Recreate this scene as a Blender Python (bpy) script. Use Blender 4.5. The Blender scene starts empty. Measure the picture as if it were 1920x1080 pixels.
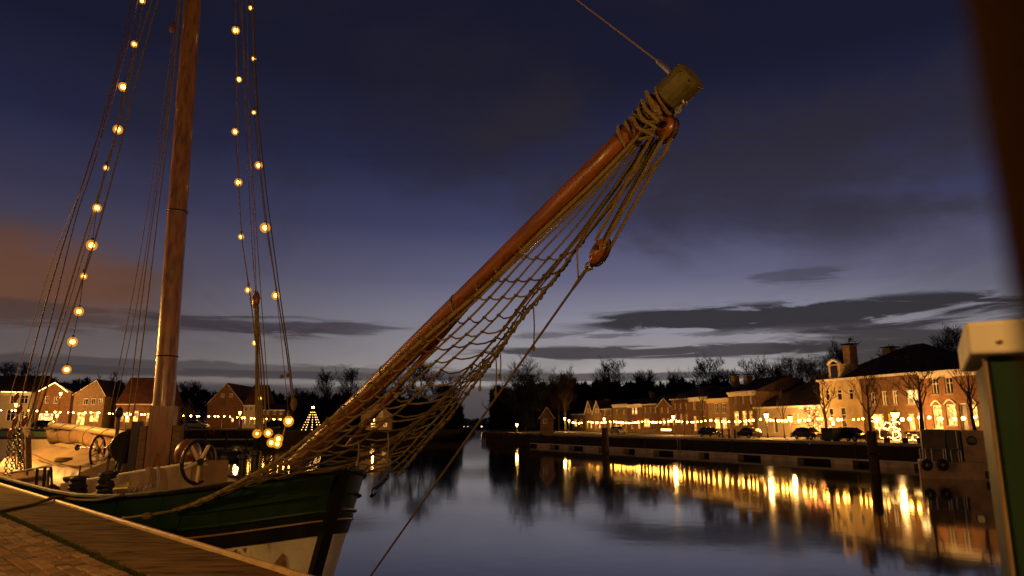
import bpy, math, random
from mathutils import Vector, Matrix
R = math.radians
sc = bpy.context.scene
col = sc.collection
rnd = random.Random(7)

# ---------------------------------------------------------------- camera
F = 1280.0                                   # focal length in pixels of a 1920 px wide picture (24 mm)
PITCH = math.atan((794 - 540) / F)
EYE = 3.4                                    # eye height above the water
cp, sp_, tp = math.cos(PITCH), math.sin(PITCH), math.tan(PITCH)
cam_d = bpy.data.cameras.new('camera')
cam_d.sensor_width = 36; cam_d.lens = 24; cam_d.clip_start = 0.02; cam_d.clip_end = 6000
cam_d.dof.use_dof = True; cam_d.dof.focus_distance = 13; cam_d.dof.aperture_fstop = 2.8
cam = bpy.data.objects.new('camera', cam_d); col.objects.link(cam)
cam.location = (0, 0, EYE); cam.rotation_euler = (R(90) + PITCH, 0, 0)
sc.camera = cam
vs = sc.view_settings
vs.view_transform = 'Standard'; vs.look = 'None'; vs.exposure = 0; vs.gamma = 1; vs.use_curve_mapping = False
sc.cycles.use_denoising = True
sc.cycles.max_bounces = 4; sc.cycles.glossy_bounces = 3; sc.cycles.diffuse_bounces = 2
sc.cycles.sample_clamp_indirect = 6.0
sc.cycles.use_light_tree = True

# ---------------------------------------------------------------- sky (dusk)
def lin(r, g, b):
    f = lambda c: (c / 255 / 12.92) if c / 255 <= .04045 else ((c / 255 + .055) / 1.055) ** 2.4
    return (f(r), f(g), f(b), 1)
world = bpy.data.worlds.new('World'); sc.world = world; world.use_nodes = True
nt = world.node_tree; nt.nodes.clear()
class NB:                                    # tiny node-expression helper
    def __init__(s, nt): s.nt = nt
    def m(s, op, a, b=None, c=None):
        n = s.nt.nodes.new('ShaderNodeMath'); n.operation = op
        for i, x in enumerate((a, b, c)):
            if x is None: continue
            if isinstance(x, (int, float)): n.inputs[i].default_value = x
            else: s.nt.links.new(x, n.inputs[i])
        return n.outputs[0]
    def comb(s, x, y, z):
        n = s.nt.nodes.new('ShaderNodeCombineXYZ')
        for i, q in enumerate((x, y, z)):
            if isinstance(q, (int, float)): n.inputs[i].default_value = q
            else: s.nt.links.new(q, n.inputs[i])
        return n.outputs[0]
    def noise(s, vec, scale, detail=4, rough=.55, dist=0):
        n = s.nt.nodes.new('ShaderNodeTexNoise'); n.inputs['Scale'].default_value = scale
        n.inputs['Detail'].default_value = detail; n.inputs['Roughness'].default_value = rough
        n.inputs['Distortion'].default_value = dist
        s.nt.links.new(vec, n.inputs['Vector']); return n.outputs[0]
    def ss(s, x, a, b):
        n = s.nt.nodes.new('ShaderNodeMapRange'); n.interpolation_type = 'SMOOTHSTEP'
        n.inputs[1].default_value = a; n.inputs[2].default_value = b
        s.nt.links.new(x, n.inputs[0]); return n.outputs[0]
    def mix(s, f, a, b, blend='MIX'):
        n = s.nt.nodes.new('ShaderNodeMix'); n.data_type = 'RGBA'; n.blend_type = blend
        for i, q in ((0, f), (6, a), (7, b)):
            if isinstance(q, (int, float)): n.inputs[i].default_value = q
            elif isinstance(q, tuple): n.inputs[i].default_value = q
            else: s.nt.links.new(q, n.inputs[i])
        return n.outputs[2]
    def ramp(s, fac, stops):
        n = s.nt.nodes.new('ShaderNodeValToRGB'); e = n.color_ramp.elements
        while len(e) < len(stops): e.new(.5)
        for el, (p, c) in zip(e, stops): el.position = p; el.color = c
        s.nt.links.new(fac, n.inputs[0]); return n.outputs[0]
B = NB(nt)
tc = nt.nodes.new('ShaderNodeTexCoord')
sep = nt.nodes.new('ShaderNodeSeparateXYZ'); nt.links.new(tc.outputs['Generated'], sep.inputs[0])
az = B.m('MULTIPLY', B.m('ARCTAN2', sep.outputs[0], sep.outputs[1]), 180 / math.pi)
el = B.m('MULTIPLY', B.m('ARCSINE', sep.outputs[2]), 180 / math.pi)
base = B.ramp(B.m('DIVIDE', el, 45.0), [
    (0.0, lin(100, 95, 96)), (.085, lin(166, 159, 156)), (.12, lin(150, 145, 150)), (.19, lin(133, 131, 146)),
    (.26, lin(100, 99, 126)), (.36, lin(64, 65, 98)), (.48, lin(37, 38, 67)), (.62, lin(23, 23, 43)), (1.0, lin(17, 17, 33))])
glow = B.m('ADD', .32, B.m('MULTIPLY', .68, B.m('EXPONENT', B.m('MULTIPLY', -1, B.m('POWER', B.m('ABSOLUTE', B.m('DIVIDE', B.m('SUBTRACT', az, 12), 36)), 2)))))
low = B.ss(el, 30, 8)
g2 = B.m('ADD', 1, B.m('MULTIPLY', low, B.m('SUBTRACT', glow, 1)))
skyc = B.mix(1.0, base, B.comb(g2, g2, g2), 'MULTIPLY')
skyc = B.mix(B.m('MULTIPLY', B.ss(az, -5, -40), B.m('MULTIPLY', .5, B.ss(el, 22, 4))), skyc, lin(84, 62, 58))
sk = nt.nodes.new('ShaderNodeTexSky'); sk.sky_type = 'NISHITA'; sk.sun_disc = False
sk.sun_elevation = R(-4); sk.sun_rotation = R(12)
vec = B.comb(B.m('MULTIPLY', az, .075), B.m('MULTIPLY', el, .62), 0)
nz = B.noise(vec, 1.7, 10, .62, .8)
vec2 = B.comb(B.m('MULTIPLY', az, .04), B.m('MULTIPLY', el, .085), 4.0)
nz2 = B.noise(vec2, 1.5, 6, .58, .4)
def band(a0, wa, e0, we, k=1.0, tilt=0.0, lo=.42, hi=.62, n=None):
    da = B.m('DIVIDE', B.m('SUBTRACT', az, a0), wa)
    ga = B.m('EXPONENT', B.m('MULTIPLY', -1, B.m('POWER', B.m('ABSOLUTE', da), 4)))
    de = B.m('SUBTRACT', B.m('SUBTRACT', el, e0), B.m('MULTIPLY', tilt, B.m('SUBTRACT', az, a0)))
    ge = B.m('EXPONENT', B.m('MULTIPLY', -1, B.m('POWER', B.m('ABSOLUTE', B.m('DIVIDE', de, we)), 2)))
    amp = B.m('MULTIPLY', ga, ge)
    th = B.m('ADD', n or nz, B.m('MULTIPLY', .30, B.m('SUBTRACT', amp, .5)))
    return B.m('MULTIPLY', k, B.m('MULTIPLY', B.ss(th, lo, hi), B.ss(amp, .02, .5)))
def over(c, *mask_colour):
    return B.mix(mask_colour[0], c, mask_colour[1])
c = skyc
c = over(c, band(20, 24, 21, 7, .62, 0, .40, .70, nz2), lin(46, 40, 42))       # broad soft cloud
c = over(c, band(-12, 30, 26, 8, .35, 0, .45, .75, nz2), lin(30, 26, 36))
c = over(c, band(-41, 13, 9.6, 3.4, .85, 0, .38, .64, nz2), lin(104, 66, 44))  # cloud lit by the town
c = over(c, band(-36, 22, 7.4, 1.0, .6, 0, .42, .62), lin(62, 49, 50))
c = over(c, band(-19, 10, 7.6, .7, .75, 0, .40, .60), lin(52, 45, 54))
c = over(c, band(22, 15.5, 8.3, .95, .95, .0, .36, .50), lin(40, 36, 42))
c = over(c, band(16, 16, 7.2, .35, .6, .0, .48, .58), lin(66, 62, 70))
c = over(c, band(30, 9, 5.6, 1.7, .9, 0, .36, .60), lin(44, 38, 42))
c = over(c, band(11, 14, 5.75, .50, .9, 0, .38, .50), lin(52, 47, 53))
c = over(c, band(23, 3.5, 11.2, .6, .6, 0, .42, .6), lin(62, 58, 70))
c = over(c, band(-22, 26, 4.1, .6, .65, 0, .40, .58), lin(54, 48, 55))
c = over(c, band(4, 60, 3.75, .30, .85, 0, .30, .50), lin(62, 57, 63))
c = over(c, B.m('MULTIPLY', .85, B.ss(B.m('ADD', el, B.m('MULTIPLY', .8, B.m('SUBTRACT', nz, .5))), 3.2, 2.7)), lin(60, 56, 64))
c = B.mix(B.m('MULTIPLY', .22, B.ss(nz2, .45, .7)), c, lin(40, 36, 44))
bg1 = nt.nodes.new('ShaderNodeBackground'); bg1.inputs[1].default_value = 1.0; nt.links.new(c, bg1.inputs[0])
bg2 = nt.nodes.new('ShaderNodeBackground'); bg2.inputs[1].default_value = 0.05; nt.links.new(sk.outputs[0], bg2.inputs[0])
add = nt.nodes.new('ShaderNodeAddShader'); nt.links.new(bg1.outputs[0], add.inputs[0]); nt.links.new(bg2.outputs[0], add.inputs[1])
wo = nt.nodes.new('ShaderNodeOutputWorld'); nt.links.new(add.outputs[0], wo.inputs[0])

# ---------------------------------------------------------------- geometry helpers
def k_of(v):
    yc = (540 - v) / F
    return (tp + yc) / (1 - yc * tp)
def at(u, v, Y):                             # point seen at (u, v) that stands Y metres ahead
    zr = Y * k_of(v)
    return Vector(((u - 960) / F * (Y * cp + zr * sp_), Y, EYE + zr))
def ray(u, v):
    return (at(u, v, 1.0) - Vector((0, 0, EYE)))
def ground(u, v, z):
    return at(u, v, (z - EYE) / k_of(v))
def project(p):
    d = p[1] * cp + (p[2] - EYE) * sp_
    return 960 + F * p[0] / d, 540 - F * ((p[2] - EYE) * cp - p[1] * sp_) / d

class MB:
    def __init__(s): s.v = []; s.f = []
    def add(s, vs, fs):
        o = len(s.v); s.v += [tuple(p) for p in vs]; s.f += [tuple(i + o for i in f) for f in fs]; return s
    def box(s, x0, x1, y0, y1, z0, z1, M=None):
        P = [Vector(p) for p in ((x0,y0,z0),(x1,y0,z0),(x1,y1,z0),(x0,y1,z0),(x0,y0,z1),(x1,y0,z1),(x1,y1,z1),(x0,y1,z1))]
        if M is not None: P = [M @ p for p in P]
        return s.add(P, [(3,2,1,0),(4,5,6,7),(0,1,5,4),(1,2,6,5),(2,3,7,6),(3,0,4,7)])
    def beam(s, a, b, w, h, up=(0,0,1)):     # rectangular bar from a to b
        a = Vector(a); b = Vector(b); d = (b - a).normalized(); x = d.cross(Vector(up)).normalized(); y = x.cross(d)
        P = [q + x*i*w/2 + y*j*h/2 for q in (a, b) for i, j in ((-1,-1),(1,-1),(1,1),(-1,1))]
        return s.add(P, [(0,1,2,3),(7,6,5,4),(0,4,5,1),(1,5,6,2),(2,6,7,3),(3,7,4,0)])
    def tube(s, pts, r, n=6, caps=True):
        pts = [Vector(p) for p in pts]; L = len(pts)
        rr = r if isinstance(r, (list, tuple)) else [r] * L
        o = len(s.v); prev = None
        for i, p in enumerate(pts):
            d = (pts[min(i+1, L-1)] - pts[max(i-1, 0)])
            d = d.normalized() if d.length > 1e-9 else Vector((0,0,1))
            if prev is None:
                x = d.cross(Vector((0,0,1))); x = x.normalized() if x.length > 1e-3 else Vector((1,0,0))
            else:
                x = (prev - d * prev.dot(d)); x = x.normalized() if x.length > 1e-6 else Vector((1,0,0))
            prev = x; y = d.cross(x)
            for k in range(n):
                a = 2*math.pi*k/n; s.v.append(tuple(p + (x*math.cos(a) + y*math.sin(a)) * rr[i]))
        for i in range(L-1):
            for k in range(n):
                k2 = (k+1) % n; s.f.append((o+i*n+k, o+i*n+k2, o+(i+1)*n+k2, o+(i+1)*n+k))
        if caps:
            s.f.append(tuple(o+k for k in reversed(range(n)))); s.f.append(tuple(o+(L-1)*n+k for k in range(n)))
        return s
    def ring(s, c, axis, rad, r, n=20, m=6, arc=1.0, sx=1.0):   # torus
        c = Vector(c); ax = Vector(axis).normalized(); x = ax.cross(Vector((0,0,1)))
        x = x.normalized() if x.length > 1e-3 else Vector((1,0,0)); y = ax.cross(x)
        pts = [c + x*math.cos(2*math.pi*arc*i/n)*rad*sx + y*math.sin(2*math.pi*arc*i/n)*rad for i in range(n+1)]
        return s.tube(pts, r, m, arc < 1)
    def ball(s, c, r, nu=10, nv=6, sc3=(1,1,1), M=None):
        c = Vector(c); P = []; fs = []
        for j in range(nv+1):
            th = math.pi*j/nv
            for i in range(nu):
                ph = 2*math.pi*i/nu
                q = Vector((math.sin(th)*math.cos(ph)*r*sc3[0], math.sin(th)*math.sin(ph)*r*sc3[1], math.cos(th)*r*sc3[2]))
                P.append(c + (M @ q if M is not None else q))
        for j in range(nv):
            for i in range(nu):
                i2 = (i+1) % nu; fs.append((j*nu+i, (j+1)*nu+i, (j+1)*nu+i2, j*nu+i2))
        return s.add(P, fs)
    def lathe(s, prof, base=(0,0,0), n=16):  # profile (r, z) around a vertical axis
        o = len(s.v); b = Vector(base)
        for r, z in prof:
            for k in range(n):
                a = 2*math.pi*k/n; s.v.append((b.x+r*math.cos(a), b.y+r*math.sin(a), b.z+z))
        for i in range(len(prof)-1):
            for k in range(n):
                k2 = (k+1) % n; s.f.append((o+i*n+k, o+i*n+k2, o+(i+1)*n+k2, o+(i+1)*n+k))
        s.f.append(tuple(o+k for k in reversed(range(n)))); s.f.append(tuple(o+(len(prof)-1)*n+k for k in range(n)))
        return s
    def prism(s, poly, z0, z1):
        n = len(poly)
        return s.add([(x,y,z0) for x,y in poly] + [(x,y,z1) for x,y in poly],
                     [tuple(reversed(range(n))), tuple(range(n,2*n))] + [(i,(i+1)%n,(i+1)%n+n,i+n) for i in range(n)])
    def mesh(s, name, mat, smooth=False):
        me = bpy.data.meshes.new(name); me.from_pydata(s.v, [], s.f); me.update()
        if smooth: me.polygons.foreach_set('use_smooth', [True]*len(me.polygons))
        if mat: me.materials.append(mat)
        return me
    def build(s, name, mat, parent=None, smooth=False, label=None):
        o = bpy.data.objects.new(name, s.mesh(name, mat, smooth)); col.objects.link(o)
        if parent is not None: o.parent = parent
        if label: o['label'] = label
        return o
def tag(o, label=None, cat=None, group=None, kind=None):
    if label: o['label'] = label
    if cat: o['category'] = cat
    if group: o['group'] = group
    if kind: o['kind'] = kind
    return o
def empty(name, loc=(0,0,0), rz=0):
    o = bpy.data.objects.new(name, None); col.objects.link(o); o.location = loc; o.rotation_euler = (0,0,rz); o.empty_display_size = .2
    return o
def link_mesh(name, me, parent=None, loc=(0,0,0), rot=(0,0,0), scale=(1,1,1)):
    o = bpy.data.objects.new(name, me); col.objects.link(o); o.location = loc; o.rotation_euler = rot; o.scale = scale
    if parent is not None: o.parent = parent
    return o
def copy_tree(o, parent=None):
    c2 = o.copy(); col.objects.link(c2); c2.parent = parent
    for ch in list(o.children): copy_tree(ch, c2)
    return c2
def sag(a, b, drop, n=10):
    a = Vector(a); b = Vector(b)
    return [a.lerp(b, i/n) - Vector((0,0,drop*4*(i/n)*(1-i/n))) for i in range(n+1)]
def smooth_path(pts, n=6):                   # Catmull-Rom through points
    P = [Vector(p) for p in pts]; out = []
    for i in range(len(P)-1):
        p0, p1, p2, p3 = P[max(i-1,0)], P[i], P[i+1], P[min(i+2,len(P)-1)]
        for j in range(n):
            t = j/n
            out.append(.5*((2*p1) + (p2-p0)*t + (2*p0-5*p1+4*p2-p3)*t*t + (3*p1-p0-3*p2+p3)*t**3))
    out.append(P[-1]); return out

# ---------------------------------------------------------------- materials
def mat(name, c, rough=.7, metal=0, var=.25, scale=3.0, bump=.0, bscale=20.0, spec=.5, c2=None, stretch=None, coat=0):
    m = bpy.data.materials.new(name); m.use_nodes = True; t = m.node_tree; b = t.nodes['Principled BSDF']
    N = NB(t); tcn = t.nodes.new('ShaderNodeTexCoord'); v = tcn.outputs['Object']
    if stretch:
        mp = t.nodes.new('ShaderNodeMapping'); mp.inputs['Scale'].default_value = stretch
        t.links.new(v, mp.inputs[0]); v = mp.outputs[0]
    c = tuple(c) + (1,)
    dark = tuple(x*(1-var) for x in c[:3]) + (1,) if c2 is None else tuple(c2) + (1,)
    lite = tuple(min(1, x*(1+var*.6)) for x in c[:3]) + (1,)
    nz_ = N.noise(v, scale, 8, .62, .3)
    colr = N.ramp(nz_, [(.33, dark), (.52, c), (.72, lite)])
    t.links.new(colr, b.inputs['Base Color'])
    b.inputs['Metallic'].default_value = metal
    b.inputs['Specular IOR Level'].default_value = spec
    rr = N.m('ADD', rough - .08, N.m('MULTIPLY', .2, N.noise(v, scale*2.7, 4)))
    t.links.new(rr, b.inputs['Roughness'])
    if coat: b.inputs['Coat Weight'].default_value = coat; b.inputs['Coat Roughness'].default_value = .15
    if bump:
        bn = t.nodes.new('ShaderNodeBump'); bn.inputs['Strength'].default_value = bump; bn.inputs['Distance'].default_value = .02
        t.links.new(N.noise(v, bscale, 6, .6), bn.inputs['Height']); t.links.new(bn.outputs[0], b.inputs['Normal'])
    return m
def streaked(name, c, rust, rough, spec, amount=.5, seam=None):   # painted plate with rust runs and scuffs
    m = bpy.data.materials.new(name); m.use_nodes = True; t = m.node_tree; b = t.nodes['Principled BSDF']; N = NB(t)
    tcn = t.nodes.new('ShaderNodeTexCoord'); v = tcn.outputs['Object']
    def mp(sx, sy, sz):
        q = t.nodes.new('ShaderNodeMapping'); q.inputs['Scale'].default_value = (sx,sy,sz); t.links.new(v, q.inputs[0]); return q.outputs[0]
    n1 = N.noise(v, 1.3, 6, .6); n2 = N.noise(mp(7,7,.7), 1.0, 6, .6); n3 = N.noise(v, 9, 6, .7)
    base_ = N.ramp(n1, [(.3, tuple(x*.6 for x in c)+(1,)), (.7, tuple(x*1.25 for x in c)+(1,))])
    runs = N.m('MULTIPLY', N.ss(n2, .56, .70), N.ss(n3, .40, .62))
    t.links.new(N.mix(N.m('MULTIPLY', amount, runs), base_, tuple(rust)+(1,)), b.inputs['Base Color'])
    t.links.new(N.m('ADD', rough, N.m('MULTIPLY', .25, n3)), b.inputs['Roughness']); b.inputs['Specular IOR Level'].default_value = spec
    bn = t.nodes.new('ShaderNodeBump'); bn.inputs['Strength'].default_value = .25; bn.inputs['Distance'].default_value = .02
    t.links.new(N.noise(v, 2.6, 5, .6), bn.inputs['Height']); t.links.new(bn.outputs[0], b.inputs['Normal'])
    return m
def amber_halo(name):  # half-clear emissive shell that paints a golden halo around a bulb
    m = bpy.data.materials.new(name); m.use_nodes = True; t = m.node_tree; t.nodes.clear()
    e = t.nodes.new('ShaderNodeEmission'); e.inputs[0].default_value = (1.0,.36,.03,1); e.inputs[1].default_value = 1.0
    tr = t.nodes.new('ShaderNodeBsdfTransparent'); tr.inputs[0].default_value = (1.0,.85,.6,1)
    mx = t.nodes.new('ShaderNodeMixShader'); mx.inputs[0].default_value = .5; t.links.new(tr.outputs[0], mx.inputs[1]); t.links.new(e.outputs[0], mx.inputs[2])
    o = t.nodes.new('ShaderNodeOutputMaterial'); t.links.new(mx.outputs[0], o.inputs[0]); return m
def emit(name, c, s):
    m = bpy.data.materials.new(name); m.use_nodes = True; t = m.node_tree; t.nodes.clear()
    e = t.nodes.new('ShaderNodeEmission'); e.inputs[0].default_value = tuple(c) + (1,); e.inputs[1].default_value = s
    o = t.nodes.new('ShaderNodeOutputMaterial'); t.links.new(e.outputs[0], o.inputs[0]); return m
def lit_pane(name, c, s):                    # a lit room seen through glass: uneven warm light
    m = bpy.data.materials.new(name); m.use_nodes = True; t = m.node_tree; t.nodes.clear(); N = NB(t)
    tcn = t.nodes.new('ShaderNodeTexCoord'); n1 = N.noise(tcn.outputs['Object'], 1.9, 3, .6)
    e = t.nodes.new('ShaderNodeEmission'); e.inputs[0].default_value = tuple(c) + (1,)
    t.links.new(N.m('MULTIPLY', s, N.m('ADD', .15, N.m('MULTIPLY', 1.6, N.ss(n1, .38, .68)))), e.inputs[1])
    g = t.nodes.new('ShaderNodeBsdfGlossy'); g.inputs[1].default_value = .08; g.inputs[0].default_value = (.08,.08,.08,1)
    a = t.nodes.new('ShaderNodeAddShader'); t.links.new(e.outputs[0], a.inputs[0]); t.links.new(g.outputs[0], a.inputs[1])
    o = t.nodes.new('ShaderNodeOutputMaterial'); t.links.new(a.outputs[0], o.inputs[0]); return m
WARM = (1.0, .40, .028)
M = dict(
    varnish=mat('varnished_wood', (.21,.066,.015), .34, 0, .45, 2.2, .12, 30, .55, stretch=(6,6,.8), coat=.2),
    mast=mat('varnished_mast', (.29,.135,.034), .33, 0, .6, 2.5, .10, 22, .6, stretch=(4,4,.7), coat=.3),
    oldwood=mat('weathered_wood', (.19,.12,.062), .8, 0, .5, 3, .5, 14, .3, stretch=(1,5,5)),
    darkwood=mat('dark_timber', (.06,.036,.02), .85, 0, .5, 4, .6, 12, .25, stretch=(5,5,.8)),
    teak=mat('deck_teak', (.33,.19,.085), .6, 0, .35, 3, .2, 20, .4),
    rope=mat('hemp_rope', (.20,.15,.06), .9, 0, .25, 9, .0, 130, .2),
    ropedark=mat('tarred_rope', (.11,.075,.032), .85, 0, .25, 9, 0, 120, .25),
    wire=mat('steel_wire', (.20,.13,.08), .6, .1, .15, 3, 0),
    steel=mat('galvanised_steel', (.42,.39,.34), .4, .8, .35, 8, .1),
    iron=mat('black_iron', (.018,.016,.015), .38, .3, .4, 8, .2, 30),
    hullgreen=streaked('green_hull_paint', (.0105,.031,.0125), (.050,.028,.012), .40, .3, .6),
    hullblack=streaked('black_hull_paint', (.008,.0072,.0065), (.05,.026,.012), .45, .22, .4),
    hullwhite=streaked('grey_white_hull_paint', (.52,.47,.38), (.17,.10,.05), .5, .3, .85),
    rust=mat('rust_patch', (.20,.12,.055), .8, 0, .5, 6, .3, 20),
    tarp=mat('tarpaulin', (.42,.29,.14), .42, 0, .2, 1.4, .25, 5, .5),
    creampaint=mat('cream_paint', (.66,.52,.27), .45, 0, .14, 1.2, 0),
    capcream=streaked('cream_cap_paint', (.78,.75,.64), (.42,.32,.2), .42, .3, .4),
    boxgreen=streaked('dark_green_cabinet', (.011,.036,.015), (.05,.035,.015), .45, .3, .35),
    edgetan=mat('tan_edge', (.22,.145,.07), .5, 0, .3, 5, .1),
    greenstripe=mat('green_stripe', (.20,.30,.07), .5, 0, .2, 2),
    locker=mat('painted_locker_wood', (.26,.165,.08), .55, 0, .35, 1.6, .2, 7, .4),
    canvas=mat('brown_sailcloth', (.30,.17,.07), .8, 0, .3, 4, .4, 9),
    yellow=mat('yellow_webbing', (.42,.31,.04), .7, 0, .3, 12, .2),
    capmetal=mat('green_bronze_cap', (.115,.095,.026), .55, .2, .35, 6, .25, 25, .5),
    coping=mat('rough_quay_concrete', (.125,.072,.027), .9, 0, .8, 1.7, 1.0, 3.2, .1, stretch=(.9,3.6,1)),
    edgeiron=mat('worn_edge_strip', (.44,.28,.10), .5, .1, .3, 4, .2, 20),
    brick1=mat('clay_paver', (.20,.105,.042), .85, 0, .35, 9, .6, 40, .25),
    brick2=mat('pale_clay_paver', (.25,.15,.06), .85, 0, .35, 9, .6, 40, .25),
    brick3=mat('dark_clay_paver', (.13,.075,.035), .85, 0, .35, 9, .6, 40, .25),
    joint=mat('sandy_joint', (.045,.034,.016), .95, 0, .4, 8, .4, 40, .1),
    moss=mat('moss', (.05,.062,.014), .95, 0, .5, 6, 0, 20, .1),
    rubber=mat('black_rubber', (.012,.012,.012), .6, 0, .3, 6, .1),
    asphalt=mat('street_paving', (.085,.062,.042), .85, 0, .35, .6, .2, 8, .25),
    grassbank=mat('grass_bank', (.035,.048,.014), .95, 0, .5, .8, .5, 6, .1),
    quaywall=streaked('dark_quay_wall', (.040,.027,.017), (.09,.06,.035), .8, .1, .7),
    stone=mat('quay_coping_stone', (.30,.22,.12), .8, 0, .3, 1, .1),
    concrete=mat('pale_concrete', (.55,.42,.24), .85, 0, .35, 1.2, .3, 6, .2),  # colour lightened so the shadowed jetty reads as lit
    bark=mat('tree_bark', (.055,.036,.022), .9, 0, .4, 3, .5, 8, .15),
    twig=mat('bare_twigs', (.034,.022,.015), .9, 0, .3, 2, 0, 8, .1),
    ivy=mat('ivy_leaves', (.018,.022,.010), .7, 0, .5, 1.5, 0, 8, .2),
    wood=mat('distant_wood', (.017,.012,.010), .95, 0, .4, .2, 0, 8, .05),
    tile=mat('dark_roof_tile', (.040,.024,.017), .8, 0, .45, 1.2, .8, 3, .2),
    redtile=mat('red_roof_tile', (.13,.045,.022), .8, 0, .4, 1.2, .8, 3, .2),
    brickwall=mat('brown_brick_wall', (.165,.092,.044), .85, 0, .4, 2.2, .5, 7, .2),
    redbrick=mat('red_brick_wall', (.20,.098,.046), .85, 0, .4, 2.2, .5, 7, .2),
    tanbrick=mat('tan_brick_wall', (.25,.155,.078), .85, 0, .4, 2, .4, 7, .2),
    creamwall=mat('cream_render', (.50,.37,.18), .8, 0, .3, .5, .1, 6, .2),
    whitewall=mat('white_render', (.44,.34,.21), .8, 0, .14, .8, .1, 6, .2),
    trim=mat('white_trim', (.70,.62,.48), .5, 0, .12, 3),
    glass=mat('dark_window_glass', (.012,.011,.012), .08, 0, .2, 1, 0, 1, .8),
    door=mat('dark_door', (.05,.022,.012), .4, 0, .3, 4, .1),
    carblack=mat('black_car_paint', (.012,.011,.012), .16, .2, .2, 2, 0, 1, .7, coat=.6),
    cargrey=mat('silver_car_paint', (.40,.34,.24), .25, .5, .2, 2, 0, 1, .6, coat=.5),
    lampiron=mat('lamp_post_iron', (.03,.028,.022), .45, .4, .3, 5, .1),
    postwood=mat('mooring_post_wood', (.075,.042,.020), .85, 0, .5, 2.5, .6, 9, .2, stretch=(4,4,.6)),
    pole=mat('brown_pole', (.028,.015,.007), .9, 0, .4, 5, .3, 20, .02),
    barge=mat('barge_steel', (.14,.09,.05), .6, .1, .35, 1.4, .2, 10, .3),
    bargetan=mat('tan_barge_paint', (.42,.26,.12), .6, .0, .3, 1.4, .1, 10, .3),
    bulb=emit('warm_bulb', (1.0,.50,.085), 32.0),
    farbulb=emit('warm_festoon_bulb', (1.0,.41,.04), 80.0),
    amber=amber_halo('amber_halo_shell'),
    lantern=emit('street_lantern_glass', (1.0,.48,.06), 24.0),
    lamphead=emit('quay_lamp_glass', (1.0,.52,.13), 14.0),
    rope_light=emit('warm_white_rope_light', (1.0,.50,.12), 9.0),
    redlight=emit('pink_red_light', (1.0,.20,.06), 7.0),
    redbar=emit('red_lit_counter', (1.0,.36,.13), 9.0),
    farlamp=emit('distant_lamp', (1.0,.58,.22), 9.0),
    redpaint=mat('red_buoy_paint', (.45,.03,.015), .5),
    violet=emit('violet_marker', (.5,.4,1.0), 1.6),
    tail=emit('tail_light', (1.0,.06,.02), 1.2),
    lit1=lit_pane('lit_room_yellow', (1.0,.50,.10), 2.6),
    lit2=lit_pane('lit_room_amber', (1.0,.42,.07), 1.5),
    lit3=lit_pane('lit_room_pale', (1.0,.56,.18), 3.2),
)

# ================================================================ SETTING
wm = bpy.data.materials.new('harbour_water'); wm.use_nodes = True
t = wm.node_tree; bs = t.nodes['Principled BSDF']; N = NB(t)
bs.inputs['Base Color'].default_value = (.006,.006,.007,1); bs.inputs['IOR'].default_value = 2.1
tcn = t.nodes.new('ShaderNodeTexCoord')
n1 = N.noise(tcn.outputs['Object'], .05, 3, .5)
t.links.new(N.m('ADD', .030, N.m('MULTIPLY', .055, n1)), bs.inputs['Roughness'])
bn = t.nodes.new('ShaderNodeBump'); bn.inputs['Strength'].default_value = .085; bn.inputs['Distance'].default_value = .03
t.links.new(N.noise(tcn.outputs['Object'], .9, 5, .55), bn.inputs['Height']); t.links.new(bn.outputs[0], bs.inputs['Normal'])
tag(MB().add([(-2500,-400,0),(2500,-400,0),(2500,3000,0),(-2500,3000,0)], [(0,1,2,3)]).build('water', wm), kind='structure')

# ---- near quay -------------------------------------------------
QZ = 1.8
P0 = ground(560, 1080, QZ); P1 = ground(0, 908, QZ)
ev = (P1 - P0); ev.z = 0; ev.normalize()          # along the quay edge, away from the camera
nv = Vector((ev.y, -ev.x, 0))                     # towards the water
def quay(a, q, z=0): p = P0 + ev*a - nv*q; return Vector((p.x, p.y, QZ + z))
qc = [quay(60,1.12), quay(-40,1.12), quay(-40,40), quay(60,40)]
tag(MB().prism([(p.x,p.y) for p in reversed(qc)], -1, QZ-.055).build('quay_ground', M['joint']), kind='structure')
qm = MB(); S = 40; W_ = [.0, .28, .56, .84, 1.115]
capw = [quay(60,0), quay(-40,0), quay(-40,1.12), quay(60,1.12)]
cap_ = tag(MB().prism([(p.x,p.y) for p in reversed(capw)], -1, QZ-.03).build('quay_capping', M['joint']), kind='structure')
a_ = -40.0
while a_ < 60:                                            # separate capping slabs with open joints
    L_ = rnd.uniform(1.5, 2.1); dz = rnd.uniform(-.006,.004); e_ = .012
    c8 = [quay(a_+.008,.0,dz), quay(a_+L_-.008,.0,dz), quay(a_+L_-.008,1.115,dz), quay(a_+.008,1.115,dz)]
    ct_ = (c8[0]+c8[2])/2
    q8 = [p.lerp(ct_, .012) for p in c8]
    if a_ > -8 and a_ < 22:
        MB().add([p-Vector((0,0,.06)) for p in c8] + [p-Vector((0,0,e_)) for p in c8] + q8,
             [(0,4,5,1),(1,5,6,2),(2,6,7,3),(3,7,4,0),(4,8,9,5),(5,9,10,6),(6,10,11,7),(7,11,8,4),(8,11,10,9)]).build('slab', M['coping'], cap_)
    a_ += L_
est = MB().tube([quay(60,.02,.0), quay(-40,.02,.0)], .052, 10)
strip = est.build('quay_edge_strip', M['edgeiron']); tag(strip, kind='structure')
paving = empty('pavement', quay(0,1.5)); tag(paving, kind='structure')
meshes = []
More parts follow.
